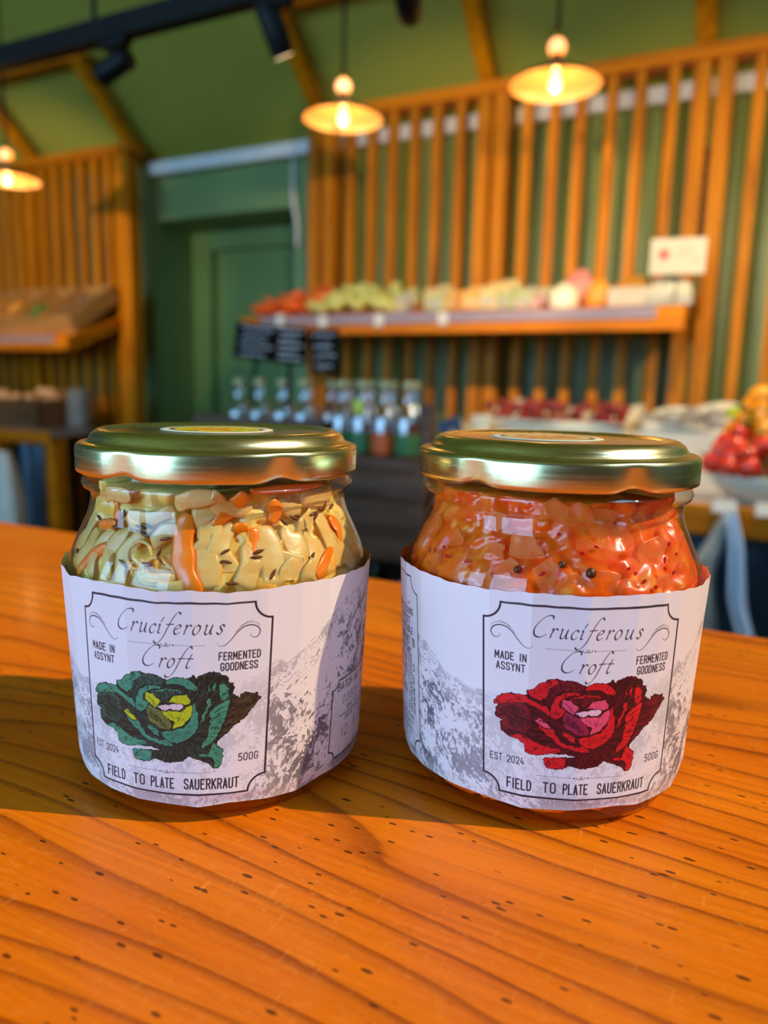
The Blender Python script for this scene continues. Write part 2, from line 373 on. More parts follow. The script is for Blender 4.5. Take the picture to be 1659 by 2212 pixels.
CAB=[('D',[-238,348,-224,364,-198,377,-167,380,-152,378,-148,392,-134,400,-122,413,-101,423,-78,432,-59,429,-43,426,-20,425,-4,419,3,414,17,423,39,424,53,420,70,430,79,422,89,433,107,438,128,438,142,431,155,426,162,411,174,406,175,392,171,376,192,364,193,373,204,379,218,374,233,371,246,356,231,339,210,308,177,283,150,258,135,243,138,231,151,221,151,204,149,181,140,165,125,165,115,178,91,191,57,199,44,185,23,182,-3,183,-36,188,-50,179,-79,175,-97,182,-106,201,-96,209,-64,212,-19,215,-49,220,-78,222,-116,211,-140,212,-152,221,-153,241,-173,250,-197,254,-216,266,-223,281,-214,298,-233,303,-234,320,-216,339,-235,340]),('M',[-227,339,-201,349,-172,357,-146,352,-135,321,-131,295,-150,273,-195,272,-215,283,-214,298,-233,303,-234,320]),('T',[-238,348,-224,364,-198,377,-167,380,-152,378,-134,368,-115,358,-96,352,-86,337,-90,323,-104,334,-131,349,-150,355,-177,352,-201,346,-216,339,-235,340]),('T',[-197,254,-172,269,-146,260,-114,247,-88,239,-59,237,-54,224,-78,222,-116,211,-140,212,-152,221,-153,241,-173,250]),('M',[-78,432,-59,429,-43,426,-20,425,-4,419,-2,403,-20,398,-47,397,-74,388,-89,370,-95,382,-88,403,-66,422]),('T',[-148,392,-134,400,-122,413,-101,423,-78,432,-66,422,-88,403,-95,382,-110,366,-129,372,-145,379]),('T',[-4,407,3,414,17,423,39,424,60,419,75,409,82,396,78,386,60,389,45,400,23,404,5,400]),('T',[-85,360,-77,381,-53,394,-27,399,-11,397,-17,390,-47,382,-64,370,-66,353,-48,343,-55,328,-72,316,-86,320,-89,336]),('M',[-47,375,-27,389,-1,392,24,391,41,382,45,374,27,375,11,366,-4,355,-20,365,-37,370]),('T',[-34,380,-21,389,11,393,39,386,45,376,27,382,5,384,-17,379]),('T',[-128,305,-104,310,-90,303,-80,291,-69,272,-56,258,-22,245,-2,251,18,236,17,227,-3,227,-35,234,-63,243,-84,263,-105,280]),('Y',[-136,314,-126,311,-114,322,-104,310,-90,303,-81,289,-98,288,-112,298,-124,303]),('T',[69,350,73,359,79,344,86,318,87,288,78,268,60,251,48,241,16,236,-6,251,-15,266,-2,274,13,276,45,284,63,304]),('G',[-48,343,-28,332,-2,321,8,302,17,286,10,275,-15,278,-41,290,-58,308,-55,328]),('Y',[-17,329,10,330,39,328,51,343,69,350,72,328,60,304,39,284,13,276,20,296,1,308]),('Y',[-61,374,-48,379,-33,371,-17,362,-11,353,-21,345,-28,332,-47,346,-62,354,-60,364]),('Y',[-2,352,11,361,24,373,45,374,57,376,66,360,64,350,51,347,29,351]),('P',[-26,337,-14,346,11,350,39,351,50,345,35,330,10,332,-14,328]),('T',[-55,288,-41,285,-21,272,-17,253,-35,257,-52,272]),('T',[104,370,116,366,120,353,112,340,108,327,102,307,90,291,91,311,96,327,105,343]),('T',[109,386,110,407,114,408,117,382]),('T',[120,382,121,410,128,407,127,382]),('T',[134,378,138,406,149,410,161,393,164,373,155,357,141,358]),('B',[170,359,192,364,193,373,204,379,218,374,233,371,246,356,231,339,210,308,177,283,135,243,147,282,157,314]),('T',[112,327,122,340,143,353,167,363,170,359,161,340,157,314,147,282,135,256,120,237,94,221,90,231,105,251,108,271,114,297]),('T',[-106,201,-96,209,-64,212,-43,209,-40,192,-50,179,-79,175,-97,182]),('T',[116,224,123,243,136,236,138,226,151,220,151,204,149,181,140,165,125,166,126,189,114,200,90,201,84,211,109,207])]
def cut_frame(u0, u1, v0, v1, r=4.6):
    pts = []
    for cx, cy, a0 in ((u1, v1, 180), (u1, v0, 90), (u0, v0, 0), (u0, v1, 270)):
        seq = [(cx+r*math.cos(R(a0+90*k/10)), cy+r*math.sin(R(a0+90*k/10))) for k in range(11)]
        pts += seq
    return pts+[pts[0]]
def paint_label(us, vs, red):
    A = Art(us, vs); U, V = np.meshgrid(us, vs); paper = np.array(lin((238, 236, 242))[:3])
    # --- mountain engraving round the jar
    Mk = [(-140, 40), (-95, 60), (-80, 54), (-70, 53), (-60, 51), (-51, 47), (-47, 44.5), (-43, 42.5), (-40, 39.5), (-33, 38.2), (-27, 37), (-10, 38), (10, 39), (20, 42), (27, 44.5), (33, 46), (38, 48.5), (44, 53), (50, 57), (56, 60), (63, 62), (80, 63), (110, 50), (140, 40)]
    mu, mv = zip(*Mk); ridge = np.interp(U, mu, mv)+(fnoise(U*.25+40, V*0+3, 3, 5)-.5)*4
    below = ridge-V
    wx = U+6*(fnoise(U*.09+9, V*.09, 11, 3)-.5); wy = V+6*(fnoise(U*.09, V*.09+31, 12, 3)-.5)
    slope = np.where(U < 0, .75, -.55)
    s1 = fnoise((wx+wy*slope)*.85+50, (wy-wx*slope)*.38+50, 21, 5, .62)
    s2 = fnoise(wx*1.7+90, wy*1.3+12, 22, 4, .65)
    big = fnoise(U*.13+7, V*.13+7, 23, 3)
    ink = ss(s1*.6+s2*.4+(big-.5)*.5, .485, .535)
    near = np.exp(-np.abs(below-1)/7)
    side = ss(np.abs(U+4), 26, 46)
    soft = ss(below, 0, 1.0)*(.62+.3*side+.1*near)
    lines = ss(np.sin((V-ridge*.8-U*.12)*4.6+8*fnoise(wx*.2, wy*.3, 5, 3)), .55, .8)*ss(below, -.2, .6)*(1-ss(below, 5, 11))*ss(fnoise(wx*.9+3, wy*.7, 8, 3), .46, .56)
    lower = ss(V, 5.5, 11)
    k = np.maximum(ink*soft*(.45+.55*ss(below, 3, 9)), lines*.55)*(.55+.45*lower)
    inside = (np.abs(U) < 26.4) & (V > 8.6) & (V < 62.6)
    for cx, cy in ((26.6, 62.2), (26.6, 9), (-26.6, 62.2), (-26.6, 9)): inside &= np.hypot(U-cx, V-cy) > 4.6
    pin = ((U < -52) & (V > 8) & (V < 62)) | ((U > 48.8) & (V > 9.5) & (V < 34))
    fade = np.where(inside, .33, np.where(pin, .22, 1.0))
    soft2 = ss(big*.5+s2*.5, .42, .62)*.16*ss(below, 0, 3)*np.where(inside | pin, .6, 1.0)
    kk = np.clip(k*fade*.86+soft2, 0, 1)[..., None]
    A.rgb[:] = paper*(1-kk)+np.array(lin((92, 86, 100))[:3])*kk
    dark = (42, 36, 50)
    # --- front panel
    A.stroke(cut_frame(-26.6, 26.6, 9.0, 62.2), .56, dark)
    for X, g in ((290, 'C'), (430, 'r'), (505, 'u'), (592, 'c'), (660, 'i'), (686, 'f'), (790, 'e'), (872, 'r'), (940, 'o'), (1030, 'u'), (1130, 's')):
        A.script(g, (X-735)*.0318, 54.0, 2.55)
    for X, g in ((515, 'C'), (672, 'r'), (738, 'o'), (778, 'f'), (878, 't')):
        A.script(g, (X-735)*.0318, 44.9, 2.55)
    sw = [[(1145,380),(1165,402),(1210,395),(1260,350),(1310,295),(1360,262),(1420,255),(1470,275),(1488,310),(1470,345),(1440,352),(1413,335),(1415,318)], [(1290,300),(1340,250),(1400,235),(1450,238),(1485,262)], [(1330,262),(1380,230),(1420,222)]]
    for i, st in enumerate(sw):
        p = [((q[0]-735)*.0312, 54.2+(305-q[1])*.035) for q in catmull(st, 8)]; n = len(p)
        ws = [(.07+.24*math.sin(math.pi*j/(n-1))**1.2) if i == 0 else .12 for j in range(n)]
        A.stroke(p, ws, dark); A.stroke([(-a-1, b) for a, b in p], ws, dark)
    for vv, h1, h2 in ((51.0, -10.5, 10), (15.4, -12, 12)):
        A.stroke([(h1, vv), (-2.3, vv)], [.05, .15], dark, .9); A.stroke([(2.2, vv), (h2, vv)], [.15, .05], dark, .9)
        for uu in (-1.9, 1.8): A.stroke([(uu, vv), (uu+.05, vv)], .42, dark)
        A.stroke([(q[0], vv+q[1]) for q in catmull([(-1.3,.35),(-1.2,0),(-.6,-.35),(.1,-.2),(.35,.2),(0,.45),(-.3,.15),(.1,-.3),(.9,-.2),(1.2,.3)], 6)], .16, dark)
    T = A.text
    T('MADE IN', -23.4, -15.3, 46.9, 1.95, .34); T('ASSYNT', -23.0, -15.6, 44.0, 1.95, .32)
    T('FERMENTED', 13.4, 23.8, 47.0, 2.0, .34); T('GOODNESS', 13.9, 23.2, 44.1, 2.0, .34)
    T('EST 2024', -24.6, -15.4, 18.0, 1.9, .27); T('500G', 19.2, 24.4, 18.2, 2.0, .30)
    T('FIELD', -19.8, -13.4, 10.7, 2.8, .42); T('TO', -10.0, -6.8, 10.7, 2.8, .42); T('PLATE', -4.6, 1.9, 10.7, 2.8, .42); T('SAUERKRAUT', 4.9, 19.3, 10.7, 2.8, .42)
    # --- cabbage engraving
    w = A.win(-25.5, 26, 15.2, 46); i0, i1, j0, j1 = w
    if i1-i0 > 20:
        U2, V2 = np.meshgrid(us[i0:i1], vs[j0:j1])
        Uw = U2+.55*(fnoise(U2*1.1+5, V2*1.1+5, 41, 3)-.5)*1.6; Vw = V2+.55*(fnoise(U2*1.1+55, V2*1.1+9, 42, 3)-.5)*1.6
        ang = np.arctan2(V2-27, U2-2.5); rad = np.hypot(U2-2.5, V2-27)
        rip = 3.5*fnoise(U2*.45, V2*.45, 44, 2)
        h1 = fnoise(ang*34+100+rip, rad*.30+20, 43, 2, .6)*.45+fnoise(ang*95+100+rip*3, rad*.5+20, 46, 2, .6)*.55
        h2 = fnoise(U2*2.6+10, V2*2.6+10, 45, 3, .7)
        if red: pal = {'D': (120, 24, 38), 'M': (132, 24, 40), 'T': (228, 30, 44), 'Y': (238, 84, 118), 'G': (168, 40, 84), 'P': (244, 196, 214), 'B': (124, 20, 40)}; inkc = (46, 10, 22)
        else: pal = {'D': (58, 84, 70), 'M': (56, 92, 74), 'T': (70, 152, 122), 'Y': (196, 206, 36), 'G': (118, 130, 62), 'P': (236, 208, 214), 'B': (82, 72, 54)}; inkc = (24, 26, 24)
        dens = {'D': .74, 'M': .54, 'T': .40, 'Y': .34, 'G': .52, 'P': .16, 'B': .56}
        for code, q in CAB:
            P = np.array(q, float).reshape(-1, 2)/10
            a0, a1 = np.searchsorted(us[i0:i1], (P[:, 0].min()-1, P[:, 0].max()+1)); b0, b1 = np.searchsorted(vs[j0:j1], (P[:, 1].min()-1, P[:, 1].max()+1))
            sl = (slice(b0, b1), slice(a0, a1)); m = A.poly_mask(P, Uw[sl], Vw[sl])
            if not m.any(): continue
            d = A.poly_dist(P, Uw[sl], Vw[sl]); inner = np.clip(d/2.6, 0, 1)
            th = dens[code]; hat = ss(h1[sl]*.72+h2[sl]*.28+(inner-.45)*.16*(code in 'TYGM')+(th-.5)*.42, .49, .56)
            edge = 1-ss(d, .10, .26) if code != 'D' else 0*d
            col = np.array(lin(pal[code])[:3])*(1+.25*(h2[sl]-.5))[..., None]
            ik = np.clip(np.maximum(hat*.88, edge), 0, 1)[..., None]
            val = col*(1-ik)+np.array(lin(inkc)[:3])*ik
            sub = A.rgb[j0+b0:j0+b1, i0+a0:i0+a1]; sub[m] = val[m]
        if not red: A.stroke([(-13.6, 18.6), (-12, 17.9), (-9.5, 17.9), (-8.6, 18.6)], .3, (240, 130, 170), .45)
    # --- batch panel, to the right
    A.stroke(cut_frame(48.8, 90, 9.6, 33.6, 2.6), .5, dark)
    T('BATCH NO: BEST BEFORE', 51.2, 86, 30.2, 2.1, .34)
    w = A.win(51.6, 84, 12.5, 29.2); A.blend(w, np.ones((w[3]-w[2], w[1]-w[0]))*.9, (226, 226, 232))
    T('03926 0124', 54.2, 76, 25.6, 2.4, .26); T('BATCH NO', 57.5, 72, 22.9, 1.3, .26); A.stroke([(53, 22), (83, 22)], .3, dark); T('BEST BEFORE', 56.5, 76, 20, 1.3, .26)
    T('12', 54.5, 58.5, 14.8, 3.0, .3); T('6 25', 63, 72, 15.6, 3.0, .3)
    # --- story panel, to the left
    A.stroke(cut_frame(-108, -52, 8.0, 61.6, 4.4), .5, dark)
    p = [(-57-q[0]*3, 54+q[1]*2) for q in catmull([(0, 0), (.6, -.5), (1.2, -.2), (1.9, .5), (2.4, .1), (2.5, -.6)], 6)]; A.stroke(p, .22, dark)
    for i, (s_, r0) in enumerate((('FROM SEEDING', -55.5), ('THE HIGHEST', -57.5), ('OLD VEGETABLE', -55.8))): T(s_, r0-16, r0, 50-i*2.9, 1.9, .36)
    for i, (s_, r0) in enumerate((('YOUR DIET TO', -54.6), ('A HEALTHY', -57.5), ('GROWN IN', -62), ('TASTING', -61.5), ('OF', -64), ('KIRKAIG', -62))): T(s_, r0-(13 if s_ != 'OF' else 3), r0, 40.6-i*3.3, 2.3, .44)
    T('WWW.CRUCIFEROUSCROFT', -58.8, -40.8, 20, 1.05, .2, vert=True); T('INVERKIRKAIG LOCHINVER', -57, -39, 19.6, 1.15, .26, vert=True); T('SUTHERLAND IV27 4LR', -55, -39.5, 19.6, 1.15, .26, vert=True)
    for i in range(5): T(('STORE IN A COOL PLACE', 'EAT ONCE OPENED', 'KEEP FOR WEEKS', 'SEA SALT', 'CRAFT')[i], -76, -56-i*1.0, 17.6-i*2.1, 1.0, .22)
    return A.rgb

def vcol_material(name):
    t = NT(name); a = t.N('ShaderNodeVertexColor', layer_name='print'); t.L(a.outputs[0], t.b.inputs['Base Color'])
    t.bump(t.noise(t.coords((400, 400, 400)), 1, 2), .06, .0003)
    return t.set(Roughness=.42, Specular_IOR_Level=.4)
M['label'] = vcol_material('printed label paper')

# ------------------------------------------------------------------ the two jars
GL = [(.0, .042), (.010, .0425), (.055, .0446), (.062, .0447), (.066, .0443), (.0705, .0425), (.0765, .0398), (.0805, .0379), (.084, .0374), (.0862, .0378), (.0885, .0394), (.0905, .038), (.2, .038)]
gz, gr = zip(*GL)
def grad(z): return float(np.interp(z, gz, gr))
def labR(z): return .0433+(z-.006)*(.0461-.0433)/(.0653-.006)
M['jarglass'] = thin_glass('clear jar glass', (.97, .985, .98, 1), .02, .10, 60, .3, 1.1)
def lid_material():
    t = NT('gold lacquered tin'); f = t.noise(t.coords((40, 40, 900)), 1, 3)
    t.bump(t.noise(t.coords((300, 300, 300)), 1, 2), .05, .0004)
    return t.set(Base_Color=lin((230, 218, 164)), Metallic=1.0, Roughness=t.ramp(f, [(.3, (.2,)*3), (.7, (.3,)*3)]))
M['lid'] = lid_material()

def build_lid(root, seed):
    # pressed twist lid: skirt with lug dents at its lower edge, stepped shoulder, sunken centre
    prof = [(.0386, .0922), (.0404, .0914), (.0411, .0918), (.0412, .0928), (.0412, .0982), (.0409, .0991), (.0402, .0996), (.0385, .0998), (.0377, .1002), (.0372, .1012), (.0366, .1022), (.0352, .1032), (.0340, .1036), (.0328, .1035), (.0318, .1029), (.0310, .1027), (.0, .1027)]
    n = 180; V = []; Fc = []
    for i, (r, z) in enumerate(prof):
        for k in range(n):
            a = 2*math.pi*k/n; q = max(0, math.cos(6*(a-R(-115 if seed < 2 else -73))))**5
            dz = q*.0013 if i < 4 else 0; dr = -q*.0009 if i < 4 else (-q*.0004 if i < 5 else 0)
            V.append(((r+dr)*math.cos(a), (r+dr)*math.sin(a), z+dz))
    for i in range(len(prof)-1):
        for k in range(n):
            k2 = (k+1) % n; Fc.append((i*n+k, i*n+k2, (i+1)*n+k2, (i+1)*n+k))
    lid = mesh('lid', V, Fc, M['lid'], root, True); lid['label'] = 'gold metal twist lid'
    return lid
def lid_sticker(lid, red, rot):
    # round seal on the lid with a printed middle; paper 0.15 mm thick
    V = []; Fc = []; cols = []; n = 96; rs = [0, .003, .006, .008, .0095, .011, .012, .0128, .0133, .0138, .0150, .0168, .0168]
    for i, r in enumerate(rs):
        for k in range(n):
            a = 2*math.pi*k/n; rr = r*(1+.012*math.sin(9*a)*(r > .016)); V.append((rr*math.cos(a), rr*math.sin(a), .00018 if i < len(rs)-1 else 0))
            b = fnoise(np.array([r*900+20]), np.array([a*3]), 4, 3)[0]
            if r > .0139: c = (236, 226, 200)
            elif r > .0129: c = (70, 60, 40)
            elif red: c = (190, 84, 44) if b > .5 and r < .010 else (206, 186, 120)
            else: c = (214, 120, 40) if (b > .52 and r < .009) else ((120, 130, 30) if b < .42 else (222, 206, 40))
            cols.append(lin(c))
    for i in range(len(rs)-1):
        for k in range(n):
            k2 = (k+1) % n; Fc.append((i*n+k, (i+1)*n+k, (i+1)*n+k2, i*n+k2))
    o = mesh('lid_sticker', V, Fc, M['label'], lid, True, loc=(-.002, .004, .1028), rot=(0, 0, rot))
    ca = o.data.color_attributes.new('print', 'FLOAT_COLOR', 'POINT'); ca.data.foreach_set('color', np.array(cols, np.float32).ravel())
    o['label'] = 'brown and cream round seal' if red else 'yellow and cream round seal'
def build_glass(root):
    prof = [(.0, .0035), (.020, .0035), (.030, .0022), (.034, .0004), (.0365, .0), (.0395, .0012), (.0412, .004), (.0421, .009), (.0446, .055), (.04475, .060), (.0446, .0635), (.0438, .0675), (.0425, .0705), (.0410, .0738), (.0396, .0768), (.0384, .0795), (.0377, .0820), (.0374, .0845), (.0375, .0858), (.0382, .0864), (.0394, .0872), (.0399, .0884), (.0395, .0896), (.0383, .0904), (.0377, .0912), (.0377, .0955)]
    mb = MB(); mb.lathe(prof, 160); return mb.build('glass_body', M['jarglass'], root, True)
def build_label(root, th0, tilt, red, facets, seed, dv):
    fine = .11
    us = np.concatenate([np.arange(-138, -84, 1.0), np.arange(-84, 84, fine), np.arange(84, 139, 1.0)])
    vs = np.arange(5.6, 65.4, fine); rgb = paint_label(us, vs, red)
    U, V = np.meshgrid(us, vs); Z = V/1000+dv
    Rr = labR(Z); th = th0+(U/1000+tilt*(V-36)/1000)/.0447
    br = np.array(facets)*math.pi/180
    idx = np.clip(np.searchsorted(br, th)-1, 0, len(br)-2); a = br[idx]; b = br[idx+1]; mid = (a+b)/2
    fac = np.cos((b-a)/2)/np.cos(th-mid)
    amt = .62+.38*ss(V, 30, 64)
    r_ = Rr*(1-amt*(1-fac))
    gl = np.interp(Z, gz, gr)+.00025; r_ = np.maximum(r_, gl)
    # puckered paper along the top where it stands off the shoulder, tucked hem at the bottom
    r_ += ss(V, 52, 65)*.00012*np.sin(th*31+seed)*np.sin(th*11+2*seed)-.0012*(1-ss(V, 5.6, 9.5))*.5
    rj = np.random.default_rng(int(seed*10)); zo = np.interp(th, br, rj.uniform(-.00055, .00055, len(br))); zb = np.interp(th, br, rj.uniform(-.0007, .0007, len(br)))
    Z2 = Z+ss(V, 60, 65.3)*(zo+.0001*np.sin(th*47))+(1-ss(V, 5.6, 10))*zb
    X = r_*np.sin(th); Y = -r_*np.cos(th)
    co = np.stack([X, Y, Z2], -1).astype(np.float32).reshape(-1, 3)
    nr, nc = U.shape; ii = np.arange(nr*nc).reshape(nr, nc)
    q = np.stack([ii[:-1, :-1], ii[:-1, 1:], ii[1:, 1:], ii[1:, :-1]], -1).reshape(-1).astype(np.int32); nf = len(q)//4
    me = bpy.data.meshes.new('label'); me.vertices.add(len(co)); me.vertices.foreach_set('co', co.ravel())
    me.loops.add(nf*4); me.loops.foreach_set('vertex_index', q); me.polygons.add(nf)
    me.polygons.foreach_set('loop_start', np.arange(0, nf*4, 4, dtype=np.int32)); me.polygons.foreach_set('use_smooth', np.ones(nf, bool))
    me.update(calc_edges=True)
    ca = me.color_attributes.new('print', 'FLOAT_COLOR', 'POINT'); c4 = np.ones((nr*nc, 4), np.float32); c4[:, :3] = rgb.reshape(-1, 3); ca.data.foreach_set('color', c4.ravel())
    me.materials.append(M['label']); o = bpy.data.objects.new('label', me); COL.objects.link(o); o.parent = root
    o['label'] = 'white paper label with an engraved %s cabbage and black lettering' % ('red' if red else 'green')
    return o
def jar_world(cx, cy):
    return Vector((cx*Rt.x+cy*Fw.x, cx*Rt.y+cy*Fw.y, TZ))
J1 = jar_world(-.04985, .22524); J2 = jar_world(.05149, .22533)
jar1 = empty('glass_jar', J1, YAW, 'glass jar of pale sauerkraut with carrot, label with a green cabbage, gold lid', 'jar')
jar2 = empty('glass_jar', J2, YAW, 'glass jar of orange chilli sauerkraut, label with a red cabbage, gold lid', 'jar')
FA1 = [-190, -165, -140, -120, -98, -79, -64, -49, -34, -20, -8, 3, 14, 27, 39, 51, 62, 73, 84, 97, 120, 150, 180, 200]
FA2 = [-200, -170, -150, -125, -102, -88, -75, -62, -46, -31, -17, 1, 17, 27, 36, 49, 63, 78, 95, 120, 150, 180, 200]
for jr, th, ti, red, fa, sd_, dv in ((jar1, R(-6.7), .038, False, FA1, 1.3, 0.0), (jar2, R(1.9), -.03, True, FA2, 2.9, .0010)):
    build_glass(jr); lid = build_lid(jr, sd_); lid_sticker(lid, red, sd_)
    build_label(jr, th, ti, red, fa, sd_, dv)

# ------------------------------------------------------------------ what is in the jars
def flesh(name, stops, scale, sss=.35, rough=.3, dist=1.5, alpha=1.0):
    t = NT(name); c = t.ramp(t.noise(t.coords(), scale, 5, .6, dist), stops)
    t.bump(t.noise(t.coords(), scale*2.5, 3), .3, .0006)
    return t.set(Base_Color=c, Roughness=rough, Alpha=alpha, Subsurface_Weight=sss, Subsurface_Radius=(.004, .002, .001), Subsurface_Scale=1.0, Coat_Weight=.25, Coat_Roughness=.12)
M['kraut'] = flesh('pale sauerkraut', [(.28, lin((240, 140, 50))), (.42, lin((255, 196, 84))), (.55, lin((255, 226, 130))), (.7, lin((255, 206, 60))), (.82, lin((255, 150, 40)))], 70)
M['shred'] = flesh('cabbage shred', [(.3, lin((255, 198, 96))), (.7, lin((255, 230, 150)))], 160, 0, alpha=.7)
M['carrot'] = flesh('carrot', [(.3, lin((255, 118, 10))), (.7, lin((255, 150, 30)))], 90, 0)
M['seed'] = plain('caraway seed', (112, 62, 26), .4, .4, 900)
M['kimchi'] = flesh('chilli sauerkraut', [(.25, lin((236, 60, 4))), (.42, lin((255, 88, 6))), (.55, lin((255, 112, 12))), (.68, lin((255, 156, 60))), (.8, lin((250, 70, 16)))], 75)
M['chunk'] = flesh('brined cabbage piece', [(.3, lin((255, 116, 26))), (.6, lin((255, 160, 76))), (.8, lin((255, 130, 60)))], 170, 0, alpha=.38)
M['flake'] = plain('chilli flake', (196, 20, 14), .3, .2, 400)
M['pepper'] = plain('peppercorn', (84, 44, 18), .45, .3, 600)
def mass(name, mat, base, seed, amp, top, label, cat):
    n, m = 220, 120; V = []; Fc = []
    zs = np.linspace(.0045, top, m)
    A_, Z_ = np.meshgrid(np.linspace(0, 2*np.pi, n, endpoint=False), zs)
    rg = np.interp(Z_, gz, gr)-.0016; rg = np.where(Z_ > .084, .0350, rg)
    nn = fnoise(A_*5.093*2+10, Z_*230+5, seed, 4); n2 = fnoise(A_*5.093*.7+30, Z_*60+9, seed+1, 2)
    dep = amp*(1-ss(nn, .35, .6))+amp*1.4*(1-ss(n2, .3, .5))*ss(Z_, .06, .072)
    r_ = rg-dep; X = r_*np.cos(A_); Y = r_*np.sin(A_)
    V = np.stack([X, Y, Z_], -1).reshape(-1, 3).tolist()
    for i in range(m-1):
        for k in range(n):
            k2 = (k+1) % n; Fc.append((i*n+k, i*n+k2, (i+1)*n+k2, (i+1)*n+k))
    Fc.append(tuple(range(n))[::-1]); Fc.append(tuple((m-1)*n+k for k in range(n)))
    o = mesh(name, V, Fc, mat, None, True, loc=base, rot=(0, 0, YAW)); return tag(o, label, cat, kind='stuff')
mass('sauerkraut', M['kraut'], J1, 5, .0018, .0885, 'pale shredded sauerkraut packed inside the jar with the green cabbage label', 'sauerkraut')
mass('chilli_sauerkraut', M['kimchi'], J2, 15, .0016, .0885, 'orange chilli sauerkraut packed inside the jar with the red cabbage label', 'sauerkraut')
def ribbon(pts, w, th, seed=0, wav=.08):
    # strip lying against the inside of the glass; pts = (angle deg, z mm, depth mm)
    c = catmull(pts, 6); n = len(c); V = []; Fc = []; r_ = random.Random(seed); ph = r_.uniform(0, 6)
    P = []
    for a, z, d in c:
        rr = min(grad(z/1000), .0392 if z > 86 else 1)-.0013-d/1000; P.append(Vector((rr*math.sin(R(a)), -rr*math.cos(R(a)), z/1000)))
    m = 8
    for i, p in enumerate(P):
        t = (P[min(i+1, n-1)]-P[max(i-1, 0)]).normalized(); nrm = Vector((p.x, p.y, 0)).normalized(); s_ = t.cross(nrm).normalized()
        e = math.sin(math.pi*(i+.5)/n)**.35; ww = w/2*(e*(1+wav*math.sin(i*.7+ph)))
        for k in range(m):
            a = 2*math.pi*k/m; V.append(tuple(p+s_*(ww*math.cos(a))+nrm*(th/2*math.sin(a)+.15*th*math.sin(i*.5+ph))))
    for i in range(n-1):
        for k in range(m):
            k2 = (k+1) % m; Fc.append((i*m+k, i*m+k2, (i+1)*m+k2, (i+1)*m+k))
    Fc.append(tuple(range(m))[::-1]); Fc.append(tuple((n-1)*m+k for k in range(m))); return V, Fc
def strip(name, pts, w, th, mat, base, label, cat, group, seed=0):
    V, Fc = ribbon(pts, w, th, seed); o = mesh(name, V, Fc, mat, None, True, loc=base, rot=(0, 0, YAW)); return tag(o, label, cat, group)
G1 = 'carrot strips in the pale sauerkraut'
CAR = [([(-.6, 83.5, 0), (-2.4, 79, 0), (-1.9, 73.4, 0), (.2, 68.5, 0), (4.5, 63.5, 0)], .0062, 'widest carrot strip, standing upright in the middle of the pale jar'),
 ([(22.5, 89, .8), (19, 86.5, .5), (14, 83.5, .3), (9, 80.2, .4)], .0045, 'carrot strip slanting down from the neck of the pale jar'),
 ([(33, 86.5, 0), (35.3, 83.5, 0), (33.6, 80.5, 0)], .0042, 'short ragged carrot piece right of centre near the neck of the pale jar'),
 ([(-46, 78.2, 0), (-41, 78.6, 0), (-34.5, 79.3, 0)], .0034, 'short level carrot piece at the upper left of the pale jar'),
 ([(-51, 64.5, .2), (-46, 69, .2), (-36, 73.8, .2)], .0036, 'curved carrot strip low at the left side of the pale jar'),
 ([(-39, 84.8, .6), (-37, 82, .3), (-36, 79.8, .3)], .003, 'small upright carrot piece under the neck at the left of the pale jar'),
 ([(69, 79.5, .4), (71, 76, .3), (69, 72.5, .3)], .0045, 'carrot piece at the far right shoulder of the pale jar'),
 ([(17, 80, .2), (19.5, 79.6, .2), (22.5, 80.1, .2)], .0032, 'small level carrot piece right of the widest carrot strip'),
 ([(24.5, 79.5, .6), (25, 76, .5), (24, 72.5, .6)], .0042, 'faint carrot strip behind the seeds right of centre in the pale jar'),
 ([(24, 89.2, 1.4), (38, 89.4, 1.5), (62, 89.4, 1.6)], .0026, 'long carrot strip lying level behind the glass bead of the pale jar'),
 ([(62, 71, .7), (56, 68.5, .6), (48, 65.5, .7)], .006, 'orange carrot strip sunk in the yellow right side of the pale jar')]
for i, (p, w, lb) in enumerate(CAR): strip('carrot_strip', p, w, .0012, M['carrot'], J1, lb, 'carrot', G1, i)
SH = [(6, 85, 8, 80, .006), (7.5, 82, 5.5, 74, .0055), (6, 75, 8, 66, .006), (-32, 67, -30, 77, .004), (-25, 66, -20, 78, .004), (-17, 70, -6, 67, .0035), (-14, 76, -4, 79, .004), (15, 70, 13, 79, .0055), (20, 66, 24, 75, .0055), (29, 78, 31, 66, .0065), (36, 67, 41, 77, .0065), (45, 66, 50, 75, .006), (55, 81, 48, 78, .0055), (60, 80, 64, 68, .005), (-42, 66, -38, 76, .004), (-55, 66, -50, 75, .0045), (-27, 82, -10, 83.5, .0035), (10, 88, 22, 84, .004), (52, 86, 70, 85, .005), (-5, 86, 8, 88, .0045), (38, 85, 48, 83, .0035), (-65, 68, -58, 78, .005), (72, 66, 68, 74, .005), (27, 70, 18, 66, .004), (-9, 65, 0, 66, .004), (44, 70, 32, 72, .004), (-46, 86, -30, 87, .004), (80, 68, 76, 78, .005)]
for i, (a0, z0, a1, z1, w) in enumerate(SH):
    am, zm = (a0+a1)/2+random.uniform(-4, 4), (z0+z1)/2+random.uniform(-1.5, 1.5)
    strip('cabbage_shred', [(a0-(a1-a0)*.15, z0-(z1-z0)*.15, .9), (a0, z0, .3), (am, zm, .1), (a1, z1, .5), (a1+(a1-a0)*.15, z1+(z1-z0)*.15, 1.0)], w*1.15, .0008, M['shred'], J1, 'pale cabbage shred pressed against the glass of the jar with the green cabbage label', 'cabbage shred', 'cabbage shreds in the pale sauerkraut', 50+i)
